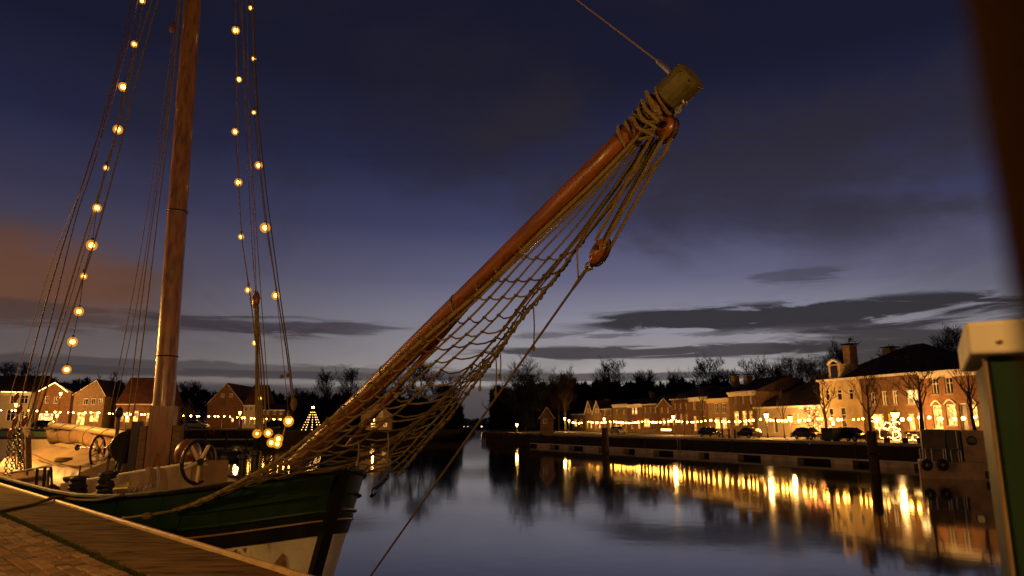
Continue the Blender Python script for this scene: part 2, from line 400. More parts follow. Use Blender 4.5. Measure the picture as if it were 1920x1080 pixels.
for mk in ('brick1','brick2','brick3'):
    b_ = MB(); l, w, h, e_ = .140, .068, .06, .014
    b_.add([(-l,-w,-h),(l,-w,-h),(l,w,-h),(-l,w,-h),(-l,-w,-e_),(l,-w,-e_),(l,w,-e_),(-l,w,-e_),
            (-l+e_,-w+e_,0),(l-e_,-w+e_,0),(l-e_,w-e_,0),(-l+e_,w-e_,0)],
           [(0,1,5,4),(1,2,6,5),(2,3,7,6),(3,0,4,7),(4,5,9,8),(5,6,10,9),(6,7,11,10),(7,4,8,11),(8,9,10,11)])
    meshes.append(b_.mesh('brick', M[mk]))
rz = math.atan2(ev.y, ev.x)
cands = []
for i in range(0, 46):
    for j in range(-12, 130):
        a = j*.298 + (i % 2)*.149; q = 1.30 + i*.154
        p = quay(a, q)
        if p.y < 1.0: continue
        u, v = project(p)
        cands.append((0 if (-25 < u < 1990 and v < 1110) else 1, p.y, p))
cands.sort(key=lambda z: (z[0], z[1]))
seen = [z for z in cands if z[0] == 0]
rest = MB()
for k, (f, y_, p) in enumerate(cands):
    dz = rnd.uniform(-.012, .006); tilt = (rnd.gauss(0,.03), rnd.gauss(0,.022), rz + rnd.gauss(0,.02))
    if f == 0 and k < 300:
        o = link_mesh('brick', rnd.choice(meshes), paving, Vector((p.x,p.y,QZ+dz)) - Vector(paving.location), tilt)
    else:
        rest.box(-.14,.14,-.068,.068,-.05,0, Matrix.Translation((p.x,p.y,QZ+dz)) @ Matrix.Rotation(rz,4,'Z'))
ro = rest.build('brick_paving', M['brick1'], paving); ro.location = -Vector(paving.location); ro['kind'] = 'stuff'
# moss and grass in the joint behind the capping
gr = MB()
for i in range(5200):
    a = rnd.uniform(-3, 14); q = 1.17 + rnd.gauss(0, .035)
    if rnd.random() < .25: q = 1.2 + abs(rnd.gauss(0,.22))
    p = quay(a, q, -.012); h = rnd.uniform(.012,.05) * (1 if q < 1.27 else .5); an = rnd.uniform(0, 6.28)
    d = Vector((math.cos(an), math.sin(an), 0))*.006; l = Vector((rnd.gauss(0,.5), rnd.gauss(0,.5), 1)).normalized()*h
    gr.add([p-d, p+d, p+l], [(0,1,2)])
tag(gr.build('grass', M['moss']), 'strip of moss and short grass between brick paving and quay edge', 'grass', kind='stuff')

# ---- far banks ---------------------------------------------------
RA = ground(1022, 814.2, QZ); RB = ground(1740, 833.2, QZ); rd = (RB - RA); rd.z = 0; rd.normalize()
RE = RB + rd*40; rn = Vector((-rd.y, rd.x, 0))            # rn: inland
if rn.x < 0: rn = -rn
PIER = (-5.2, 138.0)
poly = [(RE.x,RE.y),(RE.x+150,RE.y),(500,120),(500,420),(-8,420),(-6,250),PIER,(RA.x,RA.y)]
tag(MB().prism(poly, -1.5, QZ-.01).build('ground_right_bank', M['asphalt']), kind='structure')
wallr = MB()
def wallseg(mb, a, b, z0, z1, th=.25):
    a = Vector((a[0],a[1],0)); b = Vector((b[0],b[1],0)); d = (b-a).normalized(); p = Vector((d.y,-d.x,0))*th
    mb.add([a+p+Vector((0,0,z0)), b+p+Vector((0,0,z0)), b+p+Vector((0,0,z1)), a+p+Vector((0,0,z1)),
            a+Vector((0,0,z0)), b+Vector((0,0,z0)), b+Vector((0,0,z1)), a+Vector((0,0,z1))],
           [(0,1,2,3),(3,2,6,7),(0,3,7,4),(1,5,6,2)])
# outward side for a segment listed from far to near lies on the water side
wallseg(wallr, RA, RE, -1, QZ-.22, .25)
wrr = wallr.build('quay_wall_right_bank', M['quaywall']); tag(wrr, kind='structure')
cpr = MB(); wallseg(cpr, RA, RE, QZ-.2, QZ+.03, .34); 
cpr.add([RA+rn*.4+Vector((0,0,.031)), RE+rn*.4+Vector((0,0,.031)), RE-rn*.34+Vector((0,0,.031)), RA-rn*.34+Vector((0,0,.031))], [(0,1,2,3)])
tag(cpr.build('kerb_right_bank', M['stone']), kind='structure')
Lrq = (RE-RA).length
for i in range(int(Lrq/7)):                                # pale timber fender posts on the wall
    p = RA + rd*(3+i*7) - rn*.36
    f_ = MB().box(-.09,.09,-.09,.09,-1,QZ-.1, Matrix.Translation((p.x,p.y,0))).build('wall_post', M['postwood'], wrr)
# jetty along the far quay
jt = empty('mooring_jetty', (RA - rn*1.0)); jt.location.z = 0
J0 = Vector((0,0,0)); jl = Lrq
def jp(a, q, z): v = rd*a - rn*q; return Vector((v.x, v.y, z))
jm = MB(); jm.add([jp(-2,-.5,.36),jp(jl,-.5,.36),jp(jl,.5,.36),jp(-2,.5,.36),jp(-2,-.5,.47),jp(jl,-.5,.47),jp(jl,.5,.47),jp(-2,.5,.47)],
                  [(0,1,2,3),(7,6,5,4),(0,4,5,1),(1,5,6,2),(2,6,7,3),(3,7,4,0)])
jm.build('deck', M['concrete'], jt)
MB().tube([jp(-2,.53,.46), jp(jl,.53,.46)], .04, 6).build('edge_rail', M['trim'], jt)
a = 0.0; k = 0
while a < jl - 3:
    w = rnd.uniform(2.0, 4.2)
    bx = MB(); c0 = jp(a, .78, 0); 
    bx.add([jp(a,-.42,-.5),jp(a+w,-.42,-.5),jp(a+w,.45,-.5),jp(a,.45,-.5),jp(a,-.42,.355),jp(a+w,-.42,.355),jp(a+w,.45,.355),jp(a,.45,.355)],
           [(3,2,1,0),(4,5,6,7),(0,1,5,4),(1,2,6,5),(2,3,7,6),(3,0,4,7)])
    bx.build('support_block', M['concrete'], jt)
    a += w + rnd.uniform(1.4, 3.6)
tag(jt, 'long low concrete jetty on blocks in front of the far right quay', 'jetty')
# timber pier at the mouth of the channel
pr = empty('timber_pier', (RA.x, RA.y, 0)); d_ = Vector((PIER[0]-RA.x, PIER[1]-RA.y, 0)); pl = d_.length; d_.normalize(); pn = Vector((d_.y,-d_.x,0))
if pn.x > 0: pn = -pn
pm = MB(); a_ = pn*.5; b_ = d_*pl + pn*.5
pm.beam(a_+Vector((0,0,1.45)), b_+Vector((0,0,1.45)), .35, .3); pm.build('capping_beam', M['darkwood'], pr)
pm = MB().beam(a_+Vector((0,0,.75)), b_+Vector((0,0,.75)), .2, .25).build('lower_beam', M['darkwood'], pr)
for i in range(24):
    p = d_*(i*pl/23) + pn*.72
    MB().tube([(p.x,p.y,-1.2),(p.x,p.y,1.9 if i % 4 == 0 else 1.5)], .15, 8).build('pile', M['postwood'], pr)
tag(pr, 'dark timber piled pier at the mouth of the channel', 'pier')

LZ = 2.5
LL = [(-260,106),(-44,119)]
polyl = [(-44,119),(-44,420),(-600,420),(-600,100),(-260,106)]
tag(MB().prism(list(reversed(polyl)), -1.5, LZ).build('ground_left_bank', M['grassbank']), kind='structure')
polym = [(-43.99,121.5),(-22,140),(-11.5,157),(-14,260),(-24,420),(-43.99,420)]
tag(MB().prism(polym, -1.5, 2.1).build('ground_channel_bank', M['grassbank']), kind='structure')
wl = MB(); a0, a1 = Vector((-260,106,0)), Vector((-44,119,0)); ld = (a1-a0).normalized(); ln = Vector((ld.y,-ld.x,0))
wallseg(wl, a0, a1, -1, LZ-.25, .2); wlo = tag(wl.build('quay_wall_left_bank', M['quaywall']), kind='structure')
cl = MB(); wallseg(cl, a0, a1, LZ-.24, LZ+.04, .3); tag(cl.build('kerb_left_bank', M['stone']), kind='structure')
for i in range(26):
    p = a1 - ld*(1+i*3.4) + ln*.33
    MB().box(-.14,.14,-.14,.14,-1,LZ-.3, Matrix.Translation((p.x,p.y,0))).build('wall_post', M['darkwood'], wlo)
q0, q1 = a1 + ln*.36, a1 - ld*88 + ln*.36
MB().beam(q0+Vector((0,0,.75)), q1+Vector((0,0,.75)), .16, .22).build('waling_beam', M['concrete'], wlo)
roadl = MB(); 
tag(MB().add([(-260,111,LZ+.006),(-44,123.5,LZ+.006),(-44,131,LZ+.006),(-260,121,LZ+.006)], [(0,1,2,3)]).build('road_left_bank', M['asphalt']), kind='structure')
wc = MB()
for s0, s1 in (((-43.99,121.5),(-22,140)),((-22,140),(-11.5,157)),((-11.5,157),(-14,260))): wallseg(wc, s0, s1, -1, 1.95, .2)
tag(wc.build('quay_wall_channel', M['quaywall']), kind='structure')
tag(MB().prism([(-900,430),(900,430),(2500,2900),(-2500,2900)], -1.5, 1.2).build('ground_far', M['grassbank']), kind='structure')

# ================================================================ HOUSES
class Plane_:
    def __init__(s, O, d):
        s.O = Vector((O[0],O[1],0)); s.d = Vector((d[0],d[1],0)).normalized(); s.m = Vector((-s.d.y, s.d.x, 0)); s.rz = math.atan2(s.d.y, s.d.x)
    def hit(s, u, v, back=0.0):
        r = ray(u, v); o = s.O + s.m*back
        tt = (o.dot(s.m)) / (r.x*s.m.x + r.y*s.m.y)
        p = Vector((0,0,EYE)) + r*tt
        return (p - s.O).dot(s.d), p.z
def arch_pts(x0, x1, z, rise, n=6):
    return [(x0+(x1-x0)*i/n, z+rise*math.sin(math.pi*i/n)) for i in range(n+1)]
def house(name, label, P, u0, u1, veave, wall='brickwall', roof='gable_side', vridge=None, depth=8.0, roofmat='tile', ops=(), zb=QZ,
          cornice=None, uapex=None, chimneys=(), set_back=0.0, hip_in=3.0, cat='house'):
    P = Plane_((P.O + P.m*set_back)[:2], P.d[:2])
    um = (u0+u1)/2
    x0 = P.hit(u0, 800)[0]; x1 = P.hit(u1, 800)[0]; h = P.hit(um, veave)[1] - zb; w = x1-x0
    o = P.O + P.d*x0; root = empty(name, (o.x,o.y,zb), P.rz); tag(root, label, cat)
    L = []
    for op in ops:
        a, b, va, vb, kind = op[:5]; uc = (a+b)/2
        X0 = P.hit(uc, 800)[0] - (P.hit(b,800)[0]-P.hit(a,800)[0])/2 - x0; X1 = X0 + P.hit(b,800)[0]-P.hit(a,800)[0]
        zc1 = P.hit(uc, va)[1]-zb; zc0 = max(.05, P.hit(uc, vb)[1]-zb)
        X0 = max(.1, X0); X1 = min(w-.1, X1)
        if zc1 > h-.08 and roof != 'gable_front': zc1 = h-.08
        if X1-X0 > .2 and zc1-zc0 > .2: L.append((X0, X1, zc0, zc1, kind))
    low = [l for l in L if l[3] <= h-.05]; high = [l for l in L if l[3] > h-.05]
    xs = sorted(set([0,w] + [q for l in low for q in l[:2]])); zs = sorted(set([0,h] + [q for l in low for q in l[2:4]]))
    wb = MB()
    for i in range(len(xs)-1):
        for j in range(len(zs)-1):
            cx, cz = (xs[i]+xs[i+1])/2, (zs[j]+zs[j+1])/2
            if any(l[0] < cx < l[1] and l[2] < cz < l[3] for l in low): continue
            wb.add([(xs[i],0,zs[j]),(xs[i+1],0,zs[j]),(xs[i+1],0,zs[j+1]),(xs[i],0,zs[j+1])], [(0,1,2,3)])
    for X0,X1,z0,z1,kd in low:
        wb.add([(X0,0,z0),(X1,0,z0),(X1,0,z1),(X0,0,z1),(X0,.2,z0),(X1,.2,z0),(X1,.2,z1),(X0,.2,z1)], [(0,4,5,1),(1,5,6,2),(2,6,7,3),(3,7,4,0)])
    wb.add([(0,0,0),(w,0,0),(w,depth,0),(0,depth,0),(0,0,h),(w,0,h),(w,depth,h),(0,depth,h)], [(1,2,6,5),(2,3,7,6),(3,0,4,7)])
    if vridge is None: vridge = veave-30
    oh = .25
    rb = MB()
    if roof == 'gable_front':
        xa = w/2 if uapex is None else P.hit(uapex,800)[0]-x0
        hr = P.hit(um, vridge)[1]-zb
        if high:                                   # gable with window holes left as recessed boxes on its face
            pass
        wb.add([(0,0,h),(w,0,h),(xa,0,hr)], [(0,1,2)]); wb.add([(0,depth,h),(w,depth,h),(xa,depth,hr)], [(2,1,0)])
        for xe in (0, w):
            sx = -oh if xe == 0 else oh; dz = -oh*(hr-h)/max(.3,abs(xa-xe)); th = .16
            rb.add([(xe+sx,-.12,h+dz+.02),(xa,-.12,hr+.02),(xa,depth+.1,hr+.02),(xe+sx,depth+.1,h+dz+.02),
                    (xe+sx,-.12,h+dz+th+.02),(xa,-.12,hr+th+.02),(xa,depth+.1,hr+th+.02),(xe+sx,depth+.1,h+dz+th+.02)],
                   [(0,1,2,3),(7,6,5,4),(0,4,5,1),(2,6,7,3),(0,3,7,4)])
        tr = MB()
        for xe in (0, w):
            sx = -oh if xe == 0 else oh; dz = -oh*(hr-h)/max(.3,abs(xa-xe))
            tr.beam((xe+sx,-.15,h+dz+.06),(xa,-.15,hr+.06),.07,.2,(0,1,0))
        tr.build('verge_board', M['trim'], root)
    elif roof == 'gable_side':
        hr = P.hit(um, vridge, depth/2)[1]-zb
        rb.add([(-.1,-oh,h-.08),(w+.1,-oh,h-.08),(w+.1,depth+oh,h-.08),(-.1,depth+oh,h-.08),(-.1,depth/2,hr),(w+.1,depth/2,hr)],
               [(3,2,1,0),(0,1,5,4),(2,3,4,5),(1,2,5),(3,0,4)])
        MB().box(-.1,w+.1,-oh-.08,-oh,h-.2,h-.04).build('gutter', M['trim'], root)
    elif roof == 'hip':
        hr = P.hit(um, vridge, depth/2)[1]-zb; hi = hip_in
        rb.add([(-oh,-oh,h),(w+oh,-oh,h),(w+oh,depth+oh,h),(-oh,depth+oh,h),(hi,depth/2,hr),(w-hi,depth/2,hr)],
               [(3,2,1,0),(0,1,5,4),(2,3,4,5),(1,2,5),(3,0,4)])
        MB().box(-oh-.1,w+oh+.1,-oh-.12,-oh-.003,h-.18,h+.06).build('gutter', M['trim'], root)
    else:
        hr = P.hit(um, vridge, depth*.5)[1]-zb
        rb.add([(0,.15,h-.04),(w,.15,h-.04),(w,depth,h-.04),(0,depth,h-.04),(.4,depth*.5,hr),(w-.4,depth*.5,hr)],
               [(3,2,1,0),(0,1,5,4),(2,3,4,5),(1,2,5),(3,0,4)])
    wb.build('wall', M[wall], root)
    ro_ = rb.build('roof', M[roofmat], root)
    if cornice:
        cb = MB(); cb.box(-.08,w+.08,-.28,.04,h-.28,h+.03); cb.box(-.03,w+.03,-.16,.03,h-.6,h-.285); cb.build('cornice', M[cornice], root)
    for X0,X1,z0,z1,kd in L:
        y = .16 if z1 <= h-.05 else -.04
        W1, H1 = X1-X0, z1-z0
        pm_ = {'win':'glass','lit':'lit1','amber':'lit2','pale':'lit3','door':'door','redbar':'redbar','arch':'lit1'}[kd]
        fb = MB(); ft = .09
        fb.box(X0,X0+ft,y-.06,y+.04,z0,z1); fb.box(X1-ft,X1,y-.06,y+.04,z0,z1)
        fb.box(X0+ft,X1-ft,y-.06,y+.04,z1-ft,z1); fb.box(X0+ft,X1-ft,y-.06,y+.04,z0,z0+ft)
        if kd != 'door' and kd != 'redbar':
            n_ = max(1, round(W1/.85))
            for i in range(1, n_+ (1 if n_ == 1 else 0)):
                xm = X0 + W1*i/(n_ if n_ > 1 else 2); fb.box(xm-.03,xm+.03,y-.05,y+.03,z0+ft,z1-ft)
            if H1 > 1.2: zt = z0+H1*.64; fb.box(X0+ft,X1-ft,y-.055,y+.03,zt-.03,zt+.03)
        f_ = fb.build('door_frame' if kd == 'door' else 'window', M['trim'], root)
        MB().box(X0+.02,X1-.02,y+.05,y+.09,z0+.02,z1-.02).build('door_leaf' if kd == 'door' else 'pane', M[pm_], f_)
        if kd != 'door': MB().box(X0-.06,X1+.06,-.10,.02,z0-.1,z0-.002).build('sill', M['stone'], f_)
        if kd == 'arch':
            ap = arch_pts(X0-.08, X1+.08, z1, .45); MB().tube([(x,-.05,z) for x,z in ap], .08, 6).build('arch_trim', M['trim'], f_)
    for uc, vt, wd in chimneys:
        xc = P.hit(uc, 800, depth/2)[0]-x0; zt = P.hit(uc, vt, depth/2)[1]-zb
        ch = MB().box(xc-wd/2,xc+wd/2,depth/2-wd/2,depth/2+wd/2,h+.3,zt).build('chimney', M['tanbrick'], ro_)
        MB().box(xc-wd*.65,xc+wd*.65,depth/2-wd*.65,depth/2+wd*.65,zt+.12,zt+.24).build('chimney_cap', M['iron'], ro_)
        for dx in (-.3,.3): pass
    return root, P, x0, h
def row(u0, u1, n, v0, v1, kind, fr=.5):
    st = (u1-u0)/n
    return [(u0+st*(i+.5-fr/2), u0+st*(i+.5+fr/2), v0, v1, kind if isinstance(kind,str) else kind[i % len(kind)]) for i in range(n)]
PR = Plane_((37.3,76), (.287,-.958))
house('cottage', 'low brown cottage with a flat front at the far end of the right row', PR, 1072,1097,776,'brickwall','gable_side',766,7,'tile', row(1073,1096,2,786,800,['amber','win']))
for (a, b, lab) in ((1097.5,1112,'narrow pointed gable house, first of the twin gables on the right bank'),(1112.5,1128,'narrow pointed gable house, second of the twin gables on the right bank')):
    house('gable_house', lab, PR, a,b,775,'tanbrick','gable_front',752,9,'tile',
          [((a+b)/2-3,(a+b)/2+3,766,774,'pale')] + row(a,b,2,790,803,['amber','lit'],.5))
house('row_house', 'dark narrow row house next to the twin gables', PR, 1128.5,1150,766,'brickwall','gable_side',754,8,'tile', row(1129,1150,2,770,779,'win',.4)+row(1129,1150,2,790,804,['win','amber'],.45), chimneys=[(1139,749,.8)])
house('row_house', 'brown row house with pale lintel behind the parked silver car', PR, 1150.5,1177,758,'tanbrick','parapet',750,8,'tile', row(1151,1177,2,768,777,'win',.35)+row(1151,1177,3,788,803,['amber','lit','win'],.45), cornice='trim')
house('row_house', 'brick row house with white cornice and paired upper windows', PR, 1178,1205,758,'brickwall','parapet',748,8,'tile', [(1185,1189.5,764,777,'pale'),(1191,1195.5,764,777,'pale')]+row(1179,1204,2,788,804,['win','amber'],.4), cornice='trim')
house('row_house', 'plain brown row house with one bright yellow ground floor window', PR, 1205.5,1234,757,'brickwall','gable_side',742,9,'tile', row(1206,1234,3,764,774,'win',.35)+[(1207,1218,785,801,'lit'),(1223,1229,788,806,'door')], chimneys=[(1225,736,.8)])
house('gable_house', 'red lit gable house with a glowing counter window', PR, 1235,1260,762,'redbrick','gable_front',747,9,'tile', row(1236,1259,2,764,774,'win',.35)+[(1230+7,1258,803,808.5,'redbar'),(1241,1247,784,798,'amber'),(1250,1255,784,798,'amber')])
house('row_house', 'reddish brick row house behind the slim tree, no bright windows', PR, 1260.5,1294,747,'redbrick','gable_side',728,10,'tile', row(1262,1293,3,756,767,'win',.35)+row(1262,1293,3,776,796,['win','amber','win'],.4), chimneys=[(1276,738,.9)])
house('row_house', 'row house with white frieze and two small upper windows', PR, 1294.5,1328,745,'brickwall','parapet',730,10,'tile', row(1296,1327,2,752,768,'win',.35)+row(1296,1327,2,780,808,['amber','door'],.4), cornice='trim')
house('row_house', 'brick row house with white cornice and two glowing tall windows', PR, 1329,1370,747,'tanbrick','parapet',728,10,'tile', row(1337,1366,2,756,775,'win',.5)+[(1340,1350,783,804,'lit'),(1354,1363,783,804,'lit')], cornice='creamwall', chimneys=[(1350,735,.9)])
house('row_house', 'taller dark brick house with three white framed windows beside the low hall', PR, 1370.5,1420,734,'brickwall','gable_side',712,11,'tile', row(1374,1418,3,742,757,'win',.3)+[(1377,1386,771,798,'lit'),(1392,1401,770,798,'lit'),(1405,1412,770,797,'amber')], cornice='trim', chimneys=[(1384,704,.9),(1408,704,.9)])
house('low_hall', 'long low cream hall under a huge dark hipped roof', PR, 1420.5,1550,762,'whitewall','hip',703,16,'tile', [(1488,1493,775,795,'win'),(1495,1500,775,795,'win'),(1432,1437,778,800,'win'),(1450,1458,781,812,'door')], hip_in=5)
CORN = [(1555,1563,731,750,'win'),(1577,1587,730,749,'win'),(1599,1608,729,748,'win'),(1559,1568,765,800,'win'),(1581,1591,764,800,'win')]
hb, P_, x_, h_ = house('corner_mansion', 'large corner house with hipped dark roof, cream side front and weathervane chimney', PR, 1546,1736,705,'brickwall','hip',655,15,'tile',
    [(1638,1648,735,760,'win'),(1659,1669,733,760,'win'),(1679,1689,732,759,'win'),(1706,1727,730,758,'pale'),(1636,1658,776,806,'lit'),(1666,1672,776,812,'amber'),(1675,1689,778,818,'door'),(1705,1716,776,806,'lit'),(1722,1738-4,774,806,'lit')],
    hip_in=6.0, chimneys=[(1607,646,1.15),(1684,652,1.15)])
# cream rendered side front: a slightly proud bay of the same house
def on(P, u, v): x, z = P.hit(u, v); return x
cw0, cw1 = on(P_,1546,800)-x_-.03, on(P_,1621,800)-x_
hl = []
for a, b, va, vb, kd in CORN:
    hl.append((on(P_,a,800)-x_, on(P_,b,800)-x_, P_.hit((a+b)/2,vb)[1]-QZ, P_.hit((a+b)/2,va)[1]-QZ))
xs = sorted(set([cw0,cw1]+[q for l in hl for q in l[:2]])); zs = sorted(set([0,h_-.15]+[q for l in hl for q in l[2:]]))
cb = MB()
for i in range(len(xs)-1):
    for j in range(len(zs)-1):
        cx, cz = (xs[i]+xs[i+1])/2, (zs[j]+zs[j+1])/2
        if not any(l[0]<cx<l[1] and l[2]<cz<l[3] for l in hl): cb.box(xs[i],xs[i+1],-.18,-.003,zs[j],zs[j+1])
cb.build('cream_front', M['creamwall'], hb)
for X0,X1,z0,z1 in hl:
    f_ = MB().box(X0+.004,X0+.07,-.16,-.05,z0+.004,z1-.004).box(X1-.07,X1-.004,-.16,-.05,z0+.004,z1-.004).box(X0+.07,X1-.07,-.16,-.05,z1-.07,z1-.004).box(X0+.07,X1-.07,-.15,-.05,z0+(z1-z0)*.6,z0+(z1-z0)*.6+.07).build('window', M['trim'], hb)
    MB().box(X0+.01,X1-.01,-.05,-.012,z0+.01,z1-.01).build('pane', M['glass'], f_)
# dormer, cornice and vane
xd = on(P_,1575,800)-x_; zd = h_
dm = MB().box(xd-.9,xd+.9,-.1,2.4,zd,zd+1.7).build('dormer', M['creamwall'], hb)
MB().tube([(xd-.9+1.8*i/8,-.12,zd+1.7+.5*math.sin(math.pi*i/8)) for i in range(9)], .16, 6).build('dormer_arch', M['trim'], dm)
MB().box(xd-.5,xd+.5,-.16,-.103,zd+.2,zd+1.5).build('dormer_pane', M['glass'], dm)
xv = P_.hit(1607,800,7.5)[0]-x_; zv = P_.hit(1607,632,7.5)[1]-QZ
va = MB().tube([(xv,7.5,zv-1.2),(xv,7.5,zv)], .05, 6); va.beam((xv-.6,7.5,zv-.45),(xv+.6,7.5,zv-.45),.06,.06)
va.beam((xv,7.48,zv-.3),(xv+.45,7.48,zv-.05),.05,.35); va.build('weathervane', M['iron'], hb)
house('row_house', 'tall brick house with white cornice and arched glowing windows at the green cabinet', PR, 1737,1850,693,'redbrick','parapet',684,12,'tile',
    [(1756,1769,708,739,'win'),(1781,1796,706,738,'win'),(1752,1769,760,804,'arch'),(1777,1796,758,798,'arch'),(1802,1816,756,815,'door'),(1824,1836,758,800,'arch')], cornice='trim')
# left row
PL = Plane_((-60,131), (1,.06))
house('shop_house', 'white fronted house with lit cornice at the far left of the left bank', PL, -60,52,735,'whitewall','gable_side',704,10,'tile', row(8,48,2,741,757,'win',.7)+[(8,24,768,790,'win'),(33,41,770,795,'win'),(-40,-20,768,792,'lit')], zb=LZ, cornice='trim')
hs, Ps, xs_, hs_ = house('gable_shop', 'gabled brick shop with a light chain along its verge', PL, 62,126,735,'redbrick','gable_front',718,10,'tile', [(77,85,743,756,'win'),(94,102,744,757,'win'),(69,97,775,794,'pale')], zb=LZ)
house('gable_house', 'tan gabled house with three upper windows next to the lit shop', PL, 132,190,740,'tanbrick','gable_front',713,10,'tile', [(150,159,747,759,'win'),(165,173,747,759,'win'),(178,186,747,759,'win'),(141,157,773,797,'lit'),(165,183,772,791,'lit')], zb=LZ, uapex=172)
house('tiled_house', 'long house with steep red tiled roof left of the mast', PL, 214,300,757,'redbrick','gable_side',708,9,'redtile', [(222,230,772,790,'amber'),(232,241,772,792,'lit'),(247,257,770,797,'lit'),(272,283,774,790,'amber')], zb=LZ)
house('gable_house', 'big gabled brick house with red roof right of the mast', Plane_((-60,139),(1,.06)), 386,452,757,'redbrick','gable_front',719,16,'redtile', [(410,416,738,745,'win'),(426,432,738,745,'win'),(432,437,783,792,'pale')], zb=LZ)
house('bay_house', 'low wing with white framed upper windows beside the gabled house', Plane_((-60,137),(1,.06)), 453.5,482,759,'whitewall','gable_side',722,12,'redtile', row(454,481,3,762,771,'win',.65)+row(454,481,3,780,796,'amber',.4), zb=LZ)
house('low_wing', 'low dark building with pale framed windows behind the tackle', Plane_((-60,138),(1,.1)), 483,532,768,'brickwall','gable_side',757,9,'tile', row(484,530,4,770,777,'win',.5)+row(484,530,3,784,796,['amber','win','amber'],.4), zb=LZ)
house('quay_house', 'lit pale house across the water behind the bowsprit net', Plane_((-30,150),(1,.12)), 676,734,778,'tanbrick','gable_front',756,9,'tile', [(695,704,793,801,'lit'),(711,717,770,782,'win'),(718,726,791,801,'amber')], zb=2.1)
house('gate_hut', 'small brick hut with white verge beside the channel', Plane_((7.6,108),(1,-.05)), 1013,1038,782,'brickwall','gable_front',764,7,'tile', [(1018,1026,785,794,'win')], zb=QZ)

# ================================================================ TREES
def tree_mesh(seed, h, r0, clear, spread, limbs, up=.5, kids=(6,5,4), twig=.018, ivy=0):
    g = random.Random(seed); tr = MB(); cr = MB()
    def branch(p, d, L, r, lev):
        n = 4 if lev < 2 else 3; pts = [p]; rad = [r]; q = Vector(p); dd = Vector(d)
        for i in range(n):
            dd = (dd + Vector((g.gauss(0,.16), g.gauss(0,.16), g.gauss(0,.10) + (.10*up)))).normalized()
            q = q + dd*L/n; pts.append(q.copy()); rad.append(max(twig*.55, r*(1-.72*(i+1)/n)))
        (tr if lev == 0 else cr).tube(pts, rad, 7 if lev == 0 else (5 if lev == 1 else 3), lev == 0)
        if lev >= len(kids): return
        for k in range(kids[lev]):
            f = g.uniform(.28, 1.0); i = min(n-1, int(f*n)); pt = pts[i].lerp(pts[i+1], f*n-i)
            a = g.uniform(0, 6.283); side = Vector((math.cos(a), math.sin(a), g.uniform(-.1,.5)))
            nd = (dd*.7 + side*g.uniform(.55,1.0)*spread).normalized()
            branch(pt, nd, L*g.uniform(.45,.68), max(twig, r*(1-.7*f)*.6), lev+1)
    pts = [Vector((0,0,-.3))]; rad = [r0*1.35]
    x, y = 0, 0
    for i in range(1, 9):
        x += g.gauss(0,.05)*h/10; y += g.gauss(0,.05)*h/10
        pts.append(Vector((x,y,h*.8*i/8))); rad.append(r0*(1-.8*i/8))
    tr.tube(pts, rad, 8)
    for k in range(limbs):
        f = clear + (1-clear)*k/max(1,limbs-1)*.98; i = min(7, int(f*8)); pt = pts[i].lerp(pts[i+1], f*8-i)
        a = k*2.399 + g.uniform(-.4,.4)
        d = Vector((math.cos(a)*spread, math.sin(a)*spread, up + .9*f)).normalized()
        branch(pt, d, h*(.44-.17*f)*g.uniform(.8,1.15), r0*(1-.75*f)*.5, 1)
    if ivy:
        for k in range(ivy):
            a = g.uniform(0,6.283); z = g.uniform(.04,.86)*h; rr = (.42 - .25*abs(z/h-.5))*h*.62*math.sqrt(g.random())*(1+.35*math.sin(3*a+z))
            c_ = Vector((math.cos(a)*rr, math.sin(a)*rr, z)); s_ = g.uniform(.08,.2)
            u_ = Vector((g.gauss(0,1),g.gauss(0,1),g.gauss(0,1))).normalized(); w_ = u_.orthogonal().normalized()
            cr.add([c_-u_*s_, c_+w_*s_*.7, c_+u_*s_, c_-w_*s_*.7], [(0,1,2,3)])
    return tr.mesh('trunk', M['bark'], True), cr.mesh('crown', M['ivy' if ivy else 'twig'])
TV = {
    'street1': tree_mesh(1, 9.0, .25, .38, .75, 10, .55, (0,5,4), .028),
    'street2': tree_mesh(2, 9.0, .23, .40, .62, 9, .7, (0,5,4), .028),
    'round1': tree_mesh(3, 15.0, .32, .26, .8, 14, .55, (0,7,6,4), .034),
    'round2': tree_mesh(4, 14.0, .30, .24, .9, 14, .5, (0,7,6,4), .034),
    'tall': tree_mesh(5, 16.0, .30, .22, .5, 14, .9, (0,6,5,4), .032),
    'dense': tree_mesh(6, 15.5, .40, .12, .85, 16, .5, (0,6,5,4), .03, 15000),
    'shrub': tree_mesh(8, 6.5, .12, .15, .95, 11, .55, (0,5,5,3), .02),
}
tree_first = {}
def tree(name, label, kind, loc, s=1.0, rz=0, sz=None, group='bare trees', only=None):
    root = empty(name, loc, rz); root.scale = (s, s, sz or s); tag(root, label, 'tree', group)
    tm, cm = TV[kind]
    link_mesh('trunk', tm, root); link_mesh('crown', cm, root)
    return root
def tree_at(u, vtop, Y, zb, kind, label, rz=None, wide=1.0, group='bare trees', name='bare_tree'):
    top = at(u, vtop, Y); base = at(u, 800, Y); hh = {'street1':9.2,'street2':9.6,'round1':15.5,'round2':14.2,'tall':17.5,'dense':15.8,'shrub':6.9}[kind]
    s = (top.z-zb)/hh
    return tree(name, label, kind, (base.x, Y, zb), s*wide, rnd.uniform(0,6.28) if rz is None else rz, s, group)
def on_street(u, off):                         # point off metres in front of the right facades
    P = Plane_((PR.O - PR.m*off)[:2], PR.d[:2]); x, _ = P.hit(u, 794); return P.O + P.d*x
def street_tree(u, vtop, off, kind, label, rz=None, wide=1.0):
    p = on_street(u, off); return tree_at(u, vtop, p.y, QZ, kind, label, rz, wide, 'street trees on the right bank', 'street_tree')
